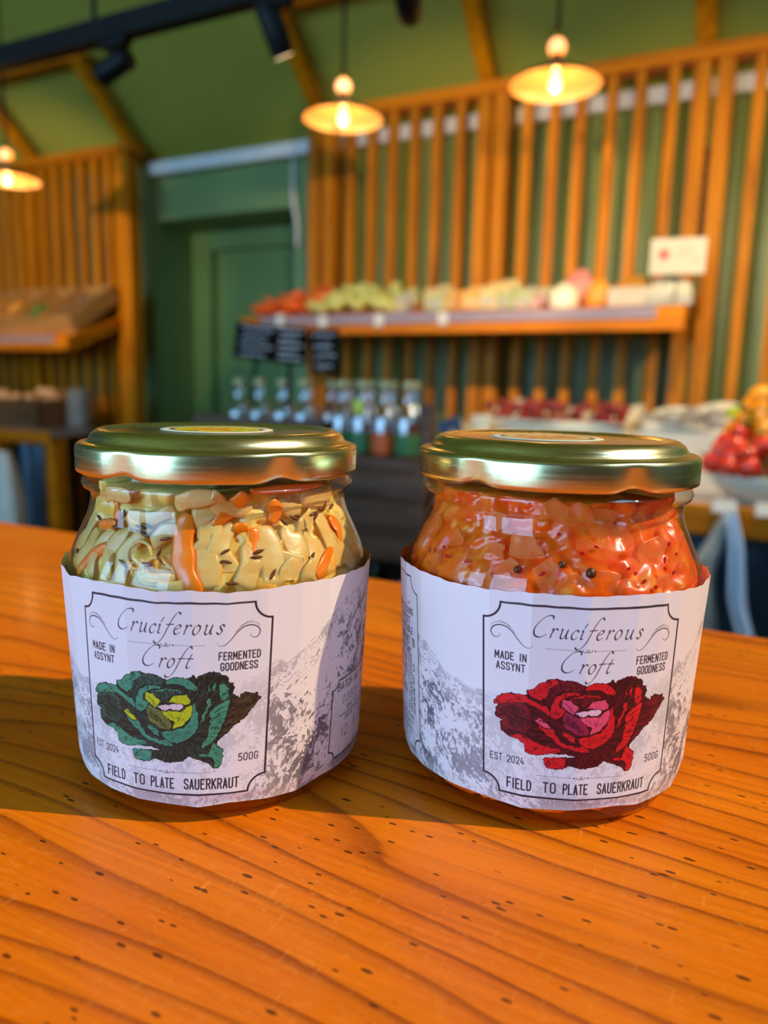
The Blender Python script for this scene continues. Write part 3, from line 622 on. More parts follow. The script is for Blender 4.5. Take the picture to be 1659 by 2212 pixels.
for i, (a, z, rr) in enumerate(((-19, 72.5, 4.2), (-11.5, 69.5, 3.6))):     # curled threads
    pts = [(a+rr*1.25*math.cos(q), z+rr*.8*math.sin(q), .0) for q in [k*.9+.5*i for k in range(7)]]
    strip('cabbage_thread', pts, .0011, .0009, M['shred'], J1, ('upper curled translucent cabbage thread left of the widest carrot strip', 'lower curled translucent cabbage thread left of the widest carrot strip')[i], 'cabbage shred', 'curled threads in the pale sauerkraut', i)
SEEDS = [(-31.7, 81.9), (-20.6, 78.2), (-17.7, 77.4), (-34.4, 78.4), (-24.7, 70.2), (13.2, 74), (14, 71.7), (15.4, 66.5), (24.7, 72.5), (25.7, 73.8), (43.7, 81.2), (38.5, 80.5), (54.9, 81.6), (61.7, 82.4), (47.6, 70.7), (-21.2, 79.3), (-14.5, 70.7), (-9.6, 71.8), (-49, 79.5), (-60.2, 69.4), (70.2, 82.3), (46.7, 81.6), (-10.9, 73.6), (-9.2, 77), (57, 81), (64, 83), (30, 68), (-18.5, 79.8)]
def seed_mesh(r, l, mat, name):
    mb = MB(); mb.tube([(0, 0, -l), (0, r*.2, -l*.6), (0, r*.3, 0), (0, r*.2, l*.6), (0, 0, l)], [r*.15, r*.8, r, r*.75, r*.15], 8); return mb.build(name, mat, None, True)
def against(o, base, a, z, dep=.0011, spin=0.0):
    rr = grad(z/1000)-dep; an = R(a)+YAW
    o.location = base+Vector((rr*math.sin(an), -rr*math.cos(an), z/1000)); o.rotation_euler = Euler((0, spin, an), 'XYZ')
pr = seed_mesh(.0005, .0017, M['seed'], 'caraway_seed'); tag(pr, 'brown caraway seed among the pale sauerkraut behind the glass', 'seed', 'caraway seeds in the pale sauerkraut')
for i, (a, z) in enumerate(SEEDS):
    o = pr if i == 0 else copy_tree(pr); against(o, J1, a, z, .0009, random.uniform(.4, 2.4))
def chip_mesh(name, mat, r, th, seed):
    r_ = random.Random(seed); n = r_.randint(5, 7); an = sorted(r_.uniform(0, 6.283) for _ in range(n)); an = [2*math.pi*k/n+r_.uniform(-.3, .3) for k in range(n)]
    ring = [(r*r_.uniform(.7, 1.2)*math.cos(a), r*r_.uniform(.55, 1.1)*math.sin(a)) for a in an]
    V = [(x, -th/2, z) for x, z in ring]+[(x*.9, th/2, z*.9) for x, z in ring]
    Fc = [tuple(range(n)), tuple(range(2*n-1, n-1, -1))]+[(k, k+n, (k+1) % n+n, (k+1) % n) for k in range(n)]
    o = mesh(name, V, Fc, mat, None, False); bevel(o, th*.35, 3); sb = o.modifiers.new('soft', 'SUBSURF'); sb.levels = sb.render_levels = 1; return o
CH = [(-73, 78, 3), (-55.2, 75, 4), (-45.9, 67, 4), (-22, 76, 5.5), (-28.1, 70.8, 4), (-12, 84.5, 5), (-2.1, 83.8, 5), (9, 84.4, 5), (-36, 82, 3.5), (13.2, 80.2, 6), (27, 82.5, 4.5), (44.9, 83.5, 4), (31.2, 76.1, 5.5), (48, 68.7, 3.2), (17, 66.5, 4), (-13.4, 70.8, 4.5), (-5, 67.5, 5), (8.2, 68.5, 4.5), (-35.8, 67.0, 4), (-34.6, 74.2, 3.5), (34, 67.4, 3.6), (3, 76.5, 4.5), (60, 75, 4), (-64, 68, 3.5), (57, 67, 3)]
for i, (a, z, r) in enumerate(CH):
    o = chip_mesh('cabbage_piece', M['chunk'], r/1000*1.05, .0012, i)
    against(o, J2, a, z, .0029 if i % 3 else .0023, random.uniform(-.5, .5))
    tag(o, 'pale orange square-cut cabbage piece in the chilli sauerkraut, pressed against the glass', 'cabbage piece', 'cabbage pieces in the chilli sauerkraut')
FL = [(-66.7, 71.1), (-63.2, 71.6), (-54, 71), (-44.1, 71.1), (-.9, 76), (-9.6, 80.3), (4.9, 77.6), (44.1, 74.2), (16.5, 72.2), (19, 71.1), (33.6, 71.3), (-15, 70.7), (-82.1, 68.3), (26.7, 67.3), (38, 70), (-30, 65.5), (41, 77), (22, 69), (-58, 73), (35, 73.5)]
pr = chip_mesh('chilli_flake', M['flake'], .00085, .0005, 3); tag(pr, 'tiny red chilli flake in the orange sauerkraut behind the glass', 'chilli flake', 'chilli flakes in the orange sauerkraut')
for i, (a, z) in enumerate(FL):
    o = pr if i == 0 else copy_tree(pr); against(o, J2, a, z, .0008, random.uniform(0, 3)); o.scale = (random.uniform(.6, 1.6), 1, random.uniform(.7, 1.4))
for a, z, lb in ((2.4, 71.2, 'dark round peppercorn low in the middle of the chilli sauerkraut'), (-8, 73, 'small brown peppercorn up and left of the darkest one'), (-23.9, 70.9, 'brown peppercorn at the left of the chilli sauerkraut')):
    mb = MB(); mb.blob((0, 0, 0), (.0014,)*3 if a > 0 else (.001,)*3, int(a), .05); o = mb.build('peppercorn', M['pepper'], None, True); against(o, J2, a, z, .0016); tag(o, lb, 'peppercorn', 'peppercorns in the chilli sauerkraut')

# ------------------------------------------------------------------ the room
WY, SY = 3.75, 3.5          # wall face and slat plane
struct = lambda n, mb, m, **k: tag(mb.build(n, m, **k), kind='structure')
struct('floor', MB().box(-6, 4, -4, 5.2, -.1, 0), M['floor'])
# green wall: plain part left with the deep doorway, corrugated cladding behind the right rack
DX0, DX1, DZ = -3.56, -2.50, 2.13
wl = MB(); wl.box(-6, DX0, WY, WY+.6, 0, 2.75); wl.box(DX1, -2.30, WY, WY+.6, 0, 2.75); wl.box(DX0, DX1, WY, WY+.6, DZ, 2.75)
struct('wall_back', wl, M['green'])
V = []; Fc = []
x = -2.30; k = 0
prof = [(0, 0), (.07, 0), (.09, -.035), (.15, -.035), (.17, 0)]
pts = []
while x < 3.4:
    for px_, py_ in prof[:-1]: pts.append((x+px_, WY+py_))
    x += .17
n = len(pts)
V = [(a, b, 0) for a, b in pts]+[(a, b, 2.75) for a, b in pts]+[(a, WY+.2, 0) for a, b in pts]+[(a, WY+.2, 2.75) for a, b in pts]
for i in range(n-1): Fc += [(i, i+1, n+i+1, n+i), (2*n+i, 3*n+i, 3*n+i+1, 2*n+i+1)]
tag(mesh('wall_cladding', V, Fc, M['cladding']), kind='structure')
rc = MB(); rc.box(DX0, DX1, WY+.42, WY+.6, 0, DZ)
struct('wall_recess', MB().box(DX0-.1, DX1+.1, WY+.62, WY+.72, 0, DZ+.1), M['green'])
d = MB(); d.box(-3.50, -2.56, WY+.40, WY+.46, 0, 2.06); od = struct('door_1', d, M['greendoor'])
fr = MB(); fr.box(-3.56, -3.40, WY+.34, WY+.5, 0, 2.12); fr.box(-2.62, -2.50, WY+.34, WY+.5, 0, 2.12); fr.box(-3.40, -2.62, WY+.34, WY+.5, 2.0, 2.12)
fr.build('door_frame', M['greendoor'], od)
kn = MB(); kn.tube([(-2.70, WY+.40, 1.0), (-2.70, WY+.33, 1.0)], .012); kn.tube([(-2.70, WY+.33, 1.0), (-2.82, WY+.33, 1.0)], .010); kn.build('door_handle', M['black'], od)
# sloping ceiling, 0.85 rise per metre towards the viewer, opening added beyond its upper edge for the sun
c = MB(); cs = .85; z0 = 2.47
def cz(y): return z0+(WY-y)*cs
n0 = len(c.V); c.V += [(-6, WY+.1, cz(WY+.1)), (3.6, WY+.1, cz(WY+.1)), (3.6, 2.25, cz(2.25)), (-6, 2.25, cz(2.25))]; c.V += [(a, b, z+.08) for a, b, z in c.V]
c.F += [(0, 1, 2, 3), (7, 6, 5, 4), (0, 4, 5, 1), (1, 5, 6, 2), (2, 6, 7, 3), (3, 7, 4, 0)]
struct('ceiling', c, M['ceil'])
cf = MB()
for x0, x1, y0, y1 in ((-6, 1.75, -3.2, 2.25), (1.751, 3.4, -3.2, -.3), (1.751, 3.4, 1.95, 2.25), (3.1, 3.4, -.299, 1.949)): cf.box(x0, x1, y0, y1, cz(2.25), cz(2.25)+.1)
struct('ceiling_flat', cf, M['ceil'])      # unseen; its right-hand opening is shaped to pass the sun but little sky
# shop front behind the viewer: posts and a low wall, wide openings between
wf = MB(); wf.box(-6, 3.2, -3.2, -3.0, 0, .95); wf.box(-6, 3.2, -3.2, -3.0, 2.9, 3.74)
for x0, x1 in ((-6, -5.5), (-4.1, -3.7), (-2.3, -1.95), (-.15, 3.2)): wf.box(x0, x1, -3.2, -3.0, .95, 2.9)
struct('wall_front', wf, M['plaster'])
struct('wall_right', MB().box(3.2, 3.4, -3.2, 4, 0, cz(2.25)-.01), M['plaster'])
struct('wall_left', MB().box(-6.2, -6.0, -3.2, 5, 0, 4), M['plaster'])
t1 = MB(); t1.box(-3.54, 3.2, WY-.075, WY-.037, 2.385, 2.455); struct('trim_1', t1, M['white'])
cb = MB(); cb.tube([(-2.50, WY-.02, 2.385), (-2.50, WY-.02, 2.16), (-2.47, WY-.02, 2.02), (-2.47, WY-.02, 1.9)], .012, 8)
tag(cb.build('wall_cable', M['white'], None, True), 'white cable hanging from the trunking beside the doorway', 'cable')

# ------------------------------------------------------------------ slatted racks
def rack(name, x0, x1, posts, slats, label, zb=.12):
    r_ = empty(name, ((x0+x1)/2, SY, 0), 0, label, 'slatted rack'); ox = (x0+x1)/2
    def P(nm, mb, m, lb=None):
        o = mb.build(nm, m, r_); o.matrix_parent_inverse = Matrix(); bevel(o, .002, 1); return o
    first = None
    for x in posts:
        if first is None: first = P('post', MB().box(-.032, .032, -.02, .07, 0, 2.46), M['slat']); o = first
        else: o = first.copy(); COL.objects.link(o); o.parent = r_
        o.location = (x-ox, 0, 0)
    first = None
    for i, x in enumerate(slats):
        if first is None: first = P('slat', MB().box(-.022, .022, -.01, .035, zb, 2.47), M['slat']); o = first
        else: o = first.copy(); COL.objects.link(o); o.parent = r_
        o.location = (x-ox, random.uniform(-.002, .002), 0)
    P('top_rail', MB().box(x0-ox, x1-ox, -.03, .07, 2.462, 2.515), M['beam'])
    P('bottom_rail', MB().box(x0-ox, x1-ox, .036, .075, .06, .14), M['beam'])
    # sloping rafters from every post up to a purlin under the ceiling
    f2 = None; ps = []
    for x in posts[::2] if len(posts) > 2 else posts: ps.append(x)
    for x in ps:
        mb = MB(); mb.bar((0, .08, 2.49), (0, -.34, 2.85), .075, .05); o = P('rafter', mb, M['rafter']); o.location = (x-ox, 0, 0)
    P('purlin', MB().box(x0-ox, x1-ox, -.375, -.335, 2.845, 2.89), M['beam'])
    return r_
sl = [-2.00, -1.877, -1.762, -1.642, -1.523, -1.402, -1.079, -.956, -.841, -.709, -.591, -.462, -.135, -.01, .11, .23, .35]
rack('slatted_wall_rack', -2.25, .5, [-2.21, -2.125, -1.283, -1.2, -.352, -.263, .45], sl, 'orange timber slatted rack on the right with a sloping produce shelf')
rack('slatted_wall_rack', -5.2, -3.47, [-3.54, -3.60, -4.40], [-5.1, -4.98, -4.86, -4.74, -4.62, -4.51, -4.28, -4.17, -4.055, -3.93, -3.81, -3.70], 'darker orange timber slatted rack at the left with wooden crates on its shelves')

def shelf(name, x0, x1, yb, yf, zb, zf, label, strip=True):
    s = empty(name, ((x0+x1)/2, yf, zf), 0, label, 'shelf'); w = (x1-x0)/2; dy = yb-yf; dz = zb-zf
    def P(nm, mb, m): o = mb.build(nm, m, s); bevel(o, .002, 1); return o
    P('shelf_board', MB().obox((0, dy/2, dz/2+.0), (w, 0, 0), (0, dy/2, dz/2), (0, -.012*dz/dy, .012)), M['beam'])
    P('front_beam', MB().box(-w, w, -.045, -.008, -.075, .012), M['beam'])
    if strip: P('ticket_strip', MB().box(-w+.12, w-.10, -.052, -.0455, -.032, .014), M['strip'])
    for x in (-w+.02, 0, w-.02):
        mb = MB(); mb.bar((x, .0, -.05), (x, dy-.02, dz-.03), .03, .05); P('bracket', mb, M['rafter'])
    return s
M['signcard'] = plain('cream card', (206, 190, 164), .6, .03)
M['strip'] = plain('grey ticket strip', (150, 118, 116), .35, .05)
shelf('produce_shelf', -2.36, -.30, 3.48, 3.10, 1.52, 1.435, 'orange sloping timber shelf with a grey ticket strip, heaped with produce')
shelf('produce_shelf', -5.1, -3.59, 3.48, 3.10, 1.50, 1.365, 'sloping timber shelf on the left rack carrying the divided wooden tray')
M['card'] = plain('white card', (222, 208, 190), .5, .03)
pr = MB().box(-.022, .022, -.002, .002, -.028, .028).build('price_ticket', M['card'])
tag(pr, 'leftmost white price ticket on the right shelf edge, under the orange vegetables', 'price ticket', 'price tickets on the shelf edge')
for i, (x, z, lb) in enumerate(((-2.115, 1.43, None), (-1.875, 1.42, 'white price ticket under the yellow green vegetables'), (-1.58, 1.42, 'white price ticket under the gap beside the pale jars'), (-1.27, 1.42, 'rightmost white price ticket on the right shelf edge'))):
    place(pr, i == 0, (x, 3.044, z), label=lb)

def bench(name, x0, x1, y0, y1, ztop, label, legx):
    s = empty(name, ((x0+x1)/2, y0, 0), 0, label, 'table'); w = (x1-x0)/2
    def P(nm, mb, m): o = mb.build(nm, m, s); bevel(o, .002, 1); return o
    P('table_top', MB().box(-w, w, 0, y1-y0, ztop-.03, ztop), M['benchtop'])
    P('apron', MB().box(-w, w, -.02, -.001, ztop-.075, ztop-.002), M['beam'])
    for x in legx: P('leg', MB().box(x-.045, x+.045, .02, .1, 0, ztop-.032), M['beam'])
    # corrugated steel front panel
    V = []; Fc = []; n = int(2*w/.02)
    for i in range(n+1):
        x = -w+.06+(2*w-.12)*i/n; y = .14+.012*math.sin(i*1.05); V += [(x, y, .05), (x, y, ztop-.035), (x, y+.01, .05), (x, y+.01, ztop-.035)]
    for i in range(n): a = 4*i; b = a+4; Fc += [(a, b, b+1, a+1), (b+2, a+2, a+3, b+3)]
    mesh('front_panel', V, Fc, M['steel'], s, True)
    return s
M['benchtop'] = plain('pale lilac laminate', (172, 154, 152), .3, .06)
M['steel'] = plain('dull blue steel', (74, 90, 104), .4, .15, 3, metal=.4)
bench('display_table', -.80, 1.3, 1.93, 2.9, .865, 'display table with a lilac grey top on the right, steel front panel below', (-.74, .3, 1.2))
bench('display_table', -5.1, -3.62, 2.95, 3.42, .83, 'timber bench at the far left under the crates, steel front panel below', (-.7, .2, .69))

mb = MB(); mb.box(-.006, .006, -.006, .006, 0, .42)
for i in range(9): mb.box(-.013, .013, -.010, .010, .02+i*.045, .042+i*.045)
o = mb.build('fixing_strip', M['black']); o.location = (-.3075, SY+.03, 1.72); tag(o, 'black notched fixing strip between the two right posts of the slatted rack', 'strip')
# ------------------------------------------------------------------ produce on the right shelf
def heap(proto, x0, x1, n, zr, seed, scv=.2):
    r_ = random.Random(seed)
    for i in range(n):
        x = r_.uniform(x0, x1); q = r_.random(); y = 3.13+q*.33
        t = (y-3.10)/.38; zb = 1.435+.012+.085*t
        edge = min(1, (x-x0)/.12+.25, (x1-x)/.12+.25); z = zb+.02+r_.random()**.7*zr*edge*(.45+.9*t)
        place(proto, i == 0, (x, y, z), (r_.uniform(-.5, .5), r_.uniform(-.5, .5), r_.uniform(0, 3.1)), 1+r_.uniform(-scv, scv))
M['orangeveg'] = plain('orange vegetable skin', (236, 104, 34), .5, .15, 30)
M['yellowveg'] = plain('yellow green vegetable skin', (206, 202, 112), .5, .12, 30)
mb = MB(); mb.tube([(-.07, 0, 0), (-.03, 0, 0), (.03, 0, 0), (.065, 0, 0)], [.004, .012, .018, .012], 8)
p = mb.build('carrot', M['orangeveg'], None, True); tag(p, 'stubby orange carrot in the heap at the left end of the right shelf', 'carrot', 'carrots heaped on the shelf')
heap(p, -2.32, -1.97, 46, .07, 1)
mb = MB(); mb.blob((0, 0, 0), (.034, .026, .024), 4, .06); p = mb.build('pale_potato', M['yellowveg'], None, True)
tag(p, 'small yellow green potato in the wide heap on the right shelf', 'potato', 'yellow green potatoes heaped on the shelf'); heap(p, -2.06, -1.56, 84, .065, 2)
def pot(name, r, h, mat, lidm, label, cat, group):
    e = empty(name, (0, 0, 0), 0, label, cat, group)
    MB().lathe([(0, 0), (r*.94, 0), (r, h*.08), (r, h*.8), (r*.86, h*.86), (r*.86, h*.88), (0, h*.88)], 20).build('pot_body', mat, e, True)
    MB().lathe([(r*.9, h*.84), (r*.95, h*.86), (r*.95, h), (0, h)], 20).build('lid', lidm, e, True); return e
M['cream'] = plain('cream paper', (206, 176, 116), .6, .12, 30); M['paleblue'] = plain('pale grey paper', (176, 168, 150), .6, .1, 30); M['brownpaper'] = plain('brown paper', (206, 138, 60), .6, .15, 20)
def packet(name, w, d_, h, mats, label, cat, group):
    e = empty(name, (0, 0, 0), 0, label, cat, group)
    V = []; n = 7
    for k in range(n):
        t = k/(n-1); ww = w/2*(1-.10*t**3); dd = d_/2*(1-t**2.2*.9)*(1+.1*math.sin(3*t)); V += [(-ww, -dd, h*t), (ww, -dd, h*t), (ww, dd, h*t), (-ww, dd, h*t)]
    Fc = [(0, 3, 2, 1), tuple(4*(n-1)+i for i in range(4))]
    for k in range(n-1):
        for i in range(4): j = (i+1) % 4; Fc.append((4*k+i, 4*k+j, 4*k+4+j, 4*k+4+i))
    o = mesh('packet_body', V, Fc, mats[0], e); bevel(o, .006, 3)
    MB().box(-w*.34, w*.34, -d_/2*1.06-.002, -d_/2*.9, h*.2, h*.55).build('packet_label', mats[1], e); return e
M['sand'] = plain('sand paper', (222, 160, 84), .6, .12, 30); M['sage'] = plain('sage paper', (176, 178, 128), .6, .1, 30)
PK = [packet('food_packet', .085, .055, .10, (M['cream'], M['paleblue']), 'x', 'packet', 'food packets in rows on the shelf'), packet('food_packet', .075, .06, .085, (M['sand'], M['cream']), 'x', 'packet', 'food packets in rows on the shelf'), packet('food_packet', .08, .05, .075, (M['sage'], M['paleblue']), 'x', 'packet', 'food packets in rows on the shelf')]
used = [True]*3
for row in range(3):
    for i in range(7):
        x = -1.44+i*.082+row*.015; y = 3.17+row*.11; z = 1.435+.014+.085*(y-3.1)/.38
        if row == 0 and i < 1: continue
        q = (i*2+row*3+i//3) % 3
        place(PK[q], used[q], (x, y, z), (0, 0, random.uniform(-.35, .35)), random.uniform(.8, 1.1), label='%s in the %s row of packets on the right shelf' % (('cream packet with a grey label', 'sandy orange packet', 'sage green packet')[q], ('front', 'middle', 'back')[row])); used[q] = False
pk2 = packet('food_packet', .07, .05, .075, (M['paleblue'], M['cream']), 'grey packet standing alone between the potatoes and the cream packets', 'packet', None)
place(pk2, True, (-1.52, 3.16, 1.462))
place(pk2, False, (-1.56, 3.32, 1.50), (0, 0, .3), 1, 'grey packet behind the lone grey packet, by the potato heap')
# bunch items on the right half of the shelf
M['pinkwhite'] = plain('pinkish white skin', (196, 156, 152), .45, .25, 60); M['pink'] = plain('dusty pink paper', (206, 120, 110), .5, .2, 40)
M['orangebox'] = plain('orange card', (232, 150, 46), .5, .1); M['film'] = plain('shiny clear wrap', (216, 206, 176), .12, .2, 50)
mb = MB(); mb.blob((0, 0, .03), (.03, .03, .03), 2, .1); mb.tube([(0, 0, .055), (.004, 0, .075), (.01, .002, .085)], [.01, .005, .003], 6)
p = mb.build('garlic_bulb', M['pinkwhite'], None, True); tag(p, 'white and pink garlic bulb on the right shelf', 'garlic', 'garlic bulbs in the small pile on the shelf')
for i, (x, y, z) in enumerate(((-.955, 3.17, 1.45), (-.905, 3.16, 1.45), (-.93, 3.2, 1.485), (-.89, 3.22, 1.475), (-.97, 3.23, 1.475))): place(p, i == 0, (x, y, z), (0, 0, i))
def bag(name, w, d_, h, mat, seed, n=20, m=10, parent=None, neck=.25):
    r_ = random.Random(seed); ph = [r_.uniform(0, 6) for _ in range(4)]; V = []; Fc = []
    for i in range(m+1):
        t = i/m; env = (1-(max(0, t-.55)/.45)**1.5*(1-neck))*(.85+.15*min(1, t*6)) if t > 0 else .8
        for k in range(n):
            a = 2*math.pi*k/n; q = env*(1+.06*math.sin(3*a+ph[0]+2*t)+.05*math.sin(7*a+ph[1])*t)
            V.append((w/2*q*math.copysign(abs(math.cos(a))**.7, math.cos(a)), d_/2*q*math.copysign(abs(math.sin(a))**.7, math.sin(a)), h*t))
    for i in range(m):
        for k in range(n): k2 = (k+1) % n; Fc.append((i*n+k, i*n+k2, (i+1)*n+k2, (i+1)*n+k))
    Fc += [tuple(range(n))[::-1], tuple(m*n+k for k in range(n))]
    return mesh(name, V, Fc, mat, parent, True)
o = bag('produce_bag', .12, .10, .11, M['film'], 3); o.location = (-.79, 3.2, 1.458); tag(o, 'clear bag of pale vegetables in front of the pink bag on the right shelf', 'bag')
o = bag('produce_bag', .13, .11, .15, M['pink'], 4); o.location = (-.76, 3.36, 1.495); tag(o, 'dusty pink bag behind the clear bag on the right shelf', 'bag')
o = bag('produce_bag', .10, .11, .12, M['orangebox'], 5); o.location = (-.655, 3.24, 1.468); tag(o, 'orange bag between the clear bag and the white carton', 'bag')
mb = MB(); mb.box(-.085, .085, -.05, .05, 0, .075); o = mb.build('card_carton', M['signcard']); bevel(o, .006, 2); o.location = (-.52, 3.2, 1.462); tag(o, 'small white carton on the right shelf', 'carton')
o = bag('produce_bag', .17, .12, .11, M['orangebox'], 9); o.location = (-.53, 3.37, 1.498); tag(o, 'wide orange bag behind the white carton on the right shelf', 'bag')
e = empty('produce_tray', (-.375, 3.2, 1.462), .05, 'shiny film-wrapped tray at the right end of the shelf under the white card sign', 'tray')
MB().box(-.085, .085, -.06, .06, 0, .035).build('tray_body', M['paleblue'], e); o = bag('film_wrap', .165, .115, .085, M['film'], 8, parent=e, neck=.6); o.location = (0, 0, .02)
# white card sign with a red mark
e = empty('card_sign', (-.345, 3.10, 1.57), R(8), 'white card sign with a round red mark standing at the right end of the shelf', 'sign')
MB().box(-.098, .098, -.002, .002, 0, .13).build('card', M['signcard'], e)
M['red'] = plain('red ink', (226, 72, 66), .5, .05); M['ink'] = plain('grey ink', (150, 140, 136), .6, .1)
mb = MB(); mb.tube([(-.05, -.0026, .072), (-.05, -.0036, .072)], .021, 18); mb.build('red_mark', M['red'], e)
mb = MB()
for i in range(3): mb.box(.0, .06-.012*i, -.0032, -.0026, .092-.016*i, .096-.016*i)
mb.box(.058, .07, -.0032, -.0026, .04, .056); mb.build('printing', M['ink'], e)
MB().tube([(0, .006, -.10), (0, .006, .10)], .004, 8).build('stake', M['black'], e)

# ------------------------------------------------------------------ left rack
def crate(name, w, d_, h, mat, label, cat='crate', group=None, slats=3, t=.012):
    e = empty(name, (0, 0, 0), 0, label, cat, group)
    MB().box(-w/2, w/2, -d_/2, d_/2, 0, t).build('crate_base', mat, e)
    sh = h/slats
    for k in range(slats):
        z0_, z1_ = t+.001+k*sh, t+(k+1)*sh-.008
        for nm, b in (('crate_board', (-w/2, w/2, -d_/2, -d_/2+t)), ('crate_board', (-w/2, w/2, d_/2-t, d_/2)), ('crate_end', (-w/2, -w/2+t, -d_/2+t, d_/2-t)), ('crate_end', (w/2-t, w/2, -d_/2+t, d_/2-t))):
            MB().box(*b, z0_, z1_).build(nm, mat, e)
    for sx in (-1, 1):
        for sy in (-1, 1):
            cx, cy = sx*(w/2-t-.011), sy*(d_/2-t-.011); MB().box(cx-.01, cx+.01, cy-.01, cy+.01, t, h+t).build('corner_post', mat, e)
    return e
cr = crate('divided_tray', 1.2, .40, .10, M['crate'], 'divided wooden tray of small vegetables tilted on the left shelf', 'tray', slats=1)
cr.location = (-4.2, 3.30, 1.50); cr.rotation_euler = (R(33), 0, 0)
for x in (-.38, -.15, .10, .36): MB().box(x-.006, x+.006, -.188, .188, .013, .12).build('divider', M['crate'], cr)
M['onion'] = plain('golden onion skin', (226, 148, 44), .4, .15, 30); M['leafy'] = plain('green leaf', (70, 110, 34), .5, .2, 30); M['mud'] = plain('earthy root', (120, 84, 52), .7, .2, 30)
for cat_, mt, xs, nm, lb, grp in (('onion', 'onion', (-.35, .08), 'onion', 'golden onion in the tray at the left edge of the photo', 'onions in the divided tray'), ('vegetable', 'leafy', (.13, .34), 'green_vegetable', 'round green vegetable in the divided tray', 'green vegetables in the divided tray'), ('beetroot', 'mud', (.39, .57), 'beetroot', 'earthy brown root in the right compartment of the divided tray', 'roots in the divided tray')):
    mb = MB(); mb.blob((0, 0, 0), (.032, .032, .03), len(nm), .08); p = mb.build(nm, M[mt], None, True); tag(p, lb, cat_, grp)
    for i in range(14):
        x = random.uniform(*xs)*.94; y = random.uniform(-.15, .16); v = Matrix.Rotation(R(33), 3, 'X') @ Vector((x, y, .045+random.random()*.02))
        place(p, i == 0, (cr.location.x+v.x, cr.location.y+v.y, cr.location.z+v.z), (0, 0, i))
c2 = crate('wooden_crate', .46, .36, .17, M['basket'], 'slatted brown wooden crate of mushrooms on the left bench'); c2.location = (-4.02, 3.17, .832)
c3 = crate('wooden_crate', .46, .36, .17, M['basket'], 'brown wooden crate at the left edge on the bench'); c3.location = (-4.55, 3.17, .832)
M['mush'] = plain('pale mushroom', (222, 164, 112), .6, .1, 40)
mb = MB(); mb.lathe([(0, .0), (.012, 0), (.012, .02), (.034, .022), (.038, .032), (.030, .048), (.012, .056), (0, .057)], 14); p = mb.build('mushroom', M['mush'], None, True)
tag(p, 'pale brown mushroom heaped in the crates on the left bench', 'mushroom', 'mushrooms in the left crates')
for i in range(40):
    cx = -4.02 if i % 2 else -4.55; place(p, i == 0, (cx+random.uniform(-.18, .18), 3.17+random.uniform(-.13, .13), .95+random.random()*.07), (random.uniform(-.6, .6), random.uniform(-.6, .6), i))
o = bag('paper_bag', .14, .12, .24, plain('grey brown paper', (150, 128, 110), .7, .08), 12, neck=.9); o.location = (-3.70, 3.22, .832); tag(o, 'upright grey brown paper bag beside the crate on the left bench', 'bag')
o = bag('carrier_bag', .22, .15, .46, M['card'], 13, neck=.35); o.location = (-3.84, 2.80, .0); o.scale = (1, 1, 1.55); tag(o, 'white bag standing in front of the left bench at the photo edge', 'bag')

# ------------------------------------------------------------------ bottles and crates in the middle
M['juice'] = plain('dark amber juice', (112, 34, 14), .1, .2, 8, Coat_Weight=1.0, Coat_Roughness=.03)
M['darkglass'] = plain('black bottle glass', (14, 18, 20), .06, .1, Specular_IOR_Level=.8)
M['cap'] = plain('pale gold cap', (196, 182, 130), .4, .05, metal=.3)
M['clearb'] = thin_glass('clear bottle glass', (.92, .96, .96, 1), .16, 0, edge=.6, refl=6.0)
def bottle(mat_fill, label, group, tagcol=None):
    e = empty('glass_bottle', (0, 0, 0), 0, label, 'bottle', group)
    MB().lathe([(0, 0), (.036, .0), (.038, .006), (.038, .125), (.032, .152), (.0165, .172), (.0145, .182), (.0145, .222), (.0155, .224), (.0155, .230), (0, .2301)], 24).build('bottle_glass', M['clearb'], e, True)
    MB().lathe([(0, .003), (.034, .004), (.0355, .01), (.0355, .118), (.0, .1181)], 20).build('juice', mat_fill, e, True)
    MB().lathe([(.0163, .218), (.0168, .220), (.0168, .238), (.015, .2395), (0, .2396)], 18).build('cap', M['cap'], e, True)
    if tagcol: MB().lathe([(.0385, .03), (.0387, .031), (.0387, .09), (.0385, .091)], 24).build('bottle_label', tagcol, e, True)
    return e
G2 = 'juice bottles in the dark crates'
b1 = bottle(M['juice'], 'clear bottle with a pale gold cap in the front row of the left dark crate', G2)
f = True
xs = [-1.545, -1.462, -1.372, -1.29]
for i, x in enumerate(xs): place(b1, f, (x, 1.99, .898)); f = False
for x in (-1.42, -1.33, -1.245): place(b1, False, (x, 2.08, .898), label='clear bottle with a pale gold cap in the back row of the left dark crate')
M['greenlab'] = plain('green paper label', (60, 110, 60), .6, .1); M['orangelab'] = plain('orange paper label', (214, 90, 30), .6, .1)
b2 = bottle(M['juice'], 'amber juice bottle with a green label on the crate right of centre', G2, M['greenlab'])
place(b2, True, (-1.14, 1.97, .898)); place(b2, False, (-1.06, 1.95, .898), label='amber juice bottle second in the front row right of the left crate'); 
b3 = bottle(M['juice'], 'amber juice bottle with an orange label in the front row', G2, M['orangelab'])
place(b3, True, (-.985, 1.95, .898)); place(b2, False, (-.91, 1.95, .898), label='rightmost amber juice bottle of the front row')
for i, x in enumerate((-1.17, -1.095, -1.02, -.945)): place(b1, False, (x+.01, 2.045, .898), label='amber juice bottle in the second row between the two crates')
M['yl'] = plain('yellow tag', (214, 216, 30), .5, .05)
o = MB().box(-.014, .014, -.002, .002, -.02, .02).build('neck_tag', M['yl']); o.location = (-1.058, 1.92, 1.063); tag(o, 'small bright yellow tag hanging on a bottle neck', 'tag')
k1 = crate('bottle_crate', .50, .24, .13, M['darkslat'], 'dark grey brown crate holding the left bottles', slats=2); k1.location = (-1.42, 2.03, .884)
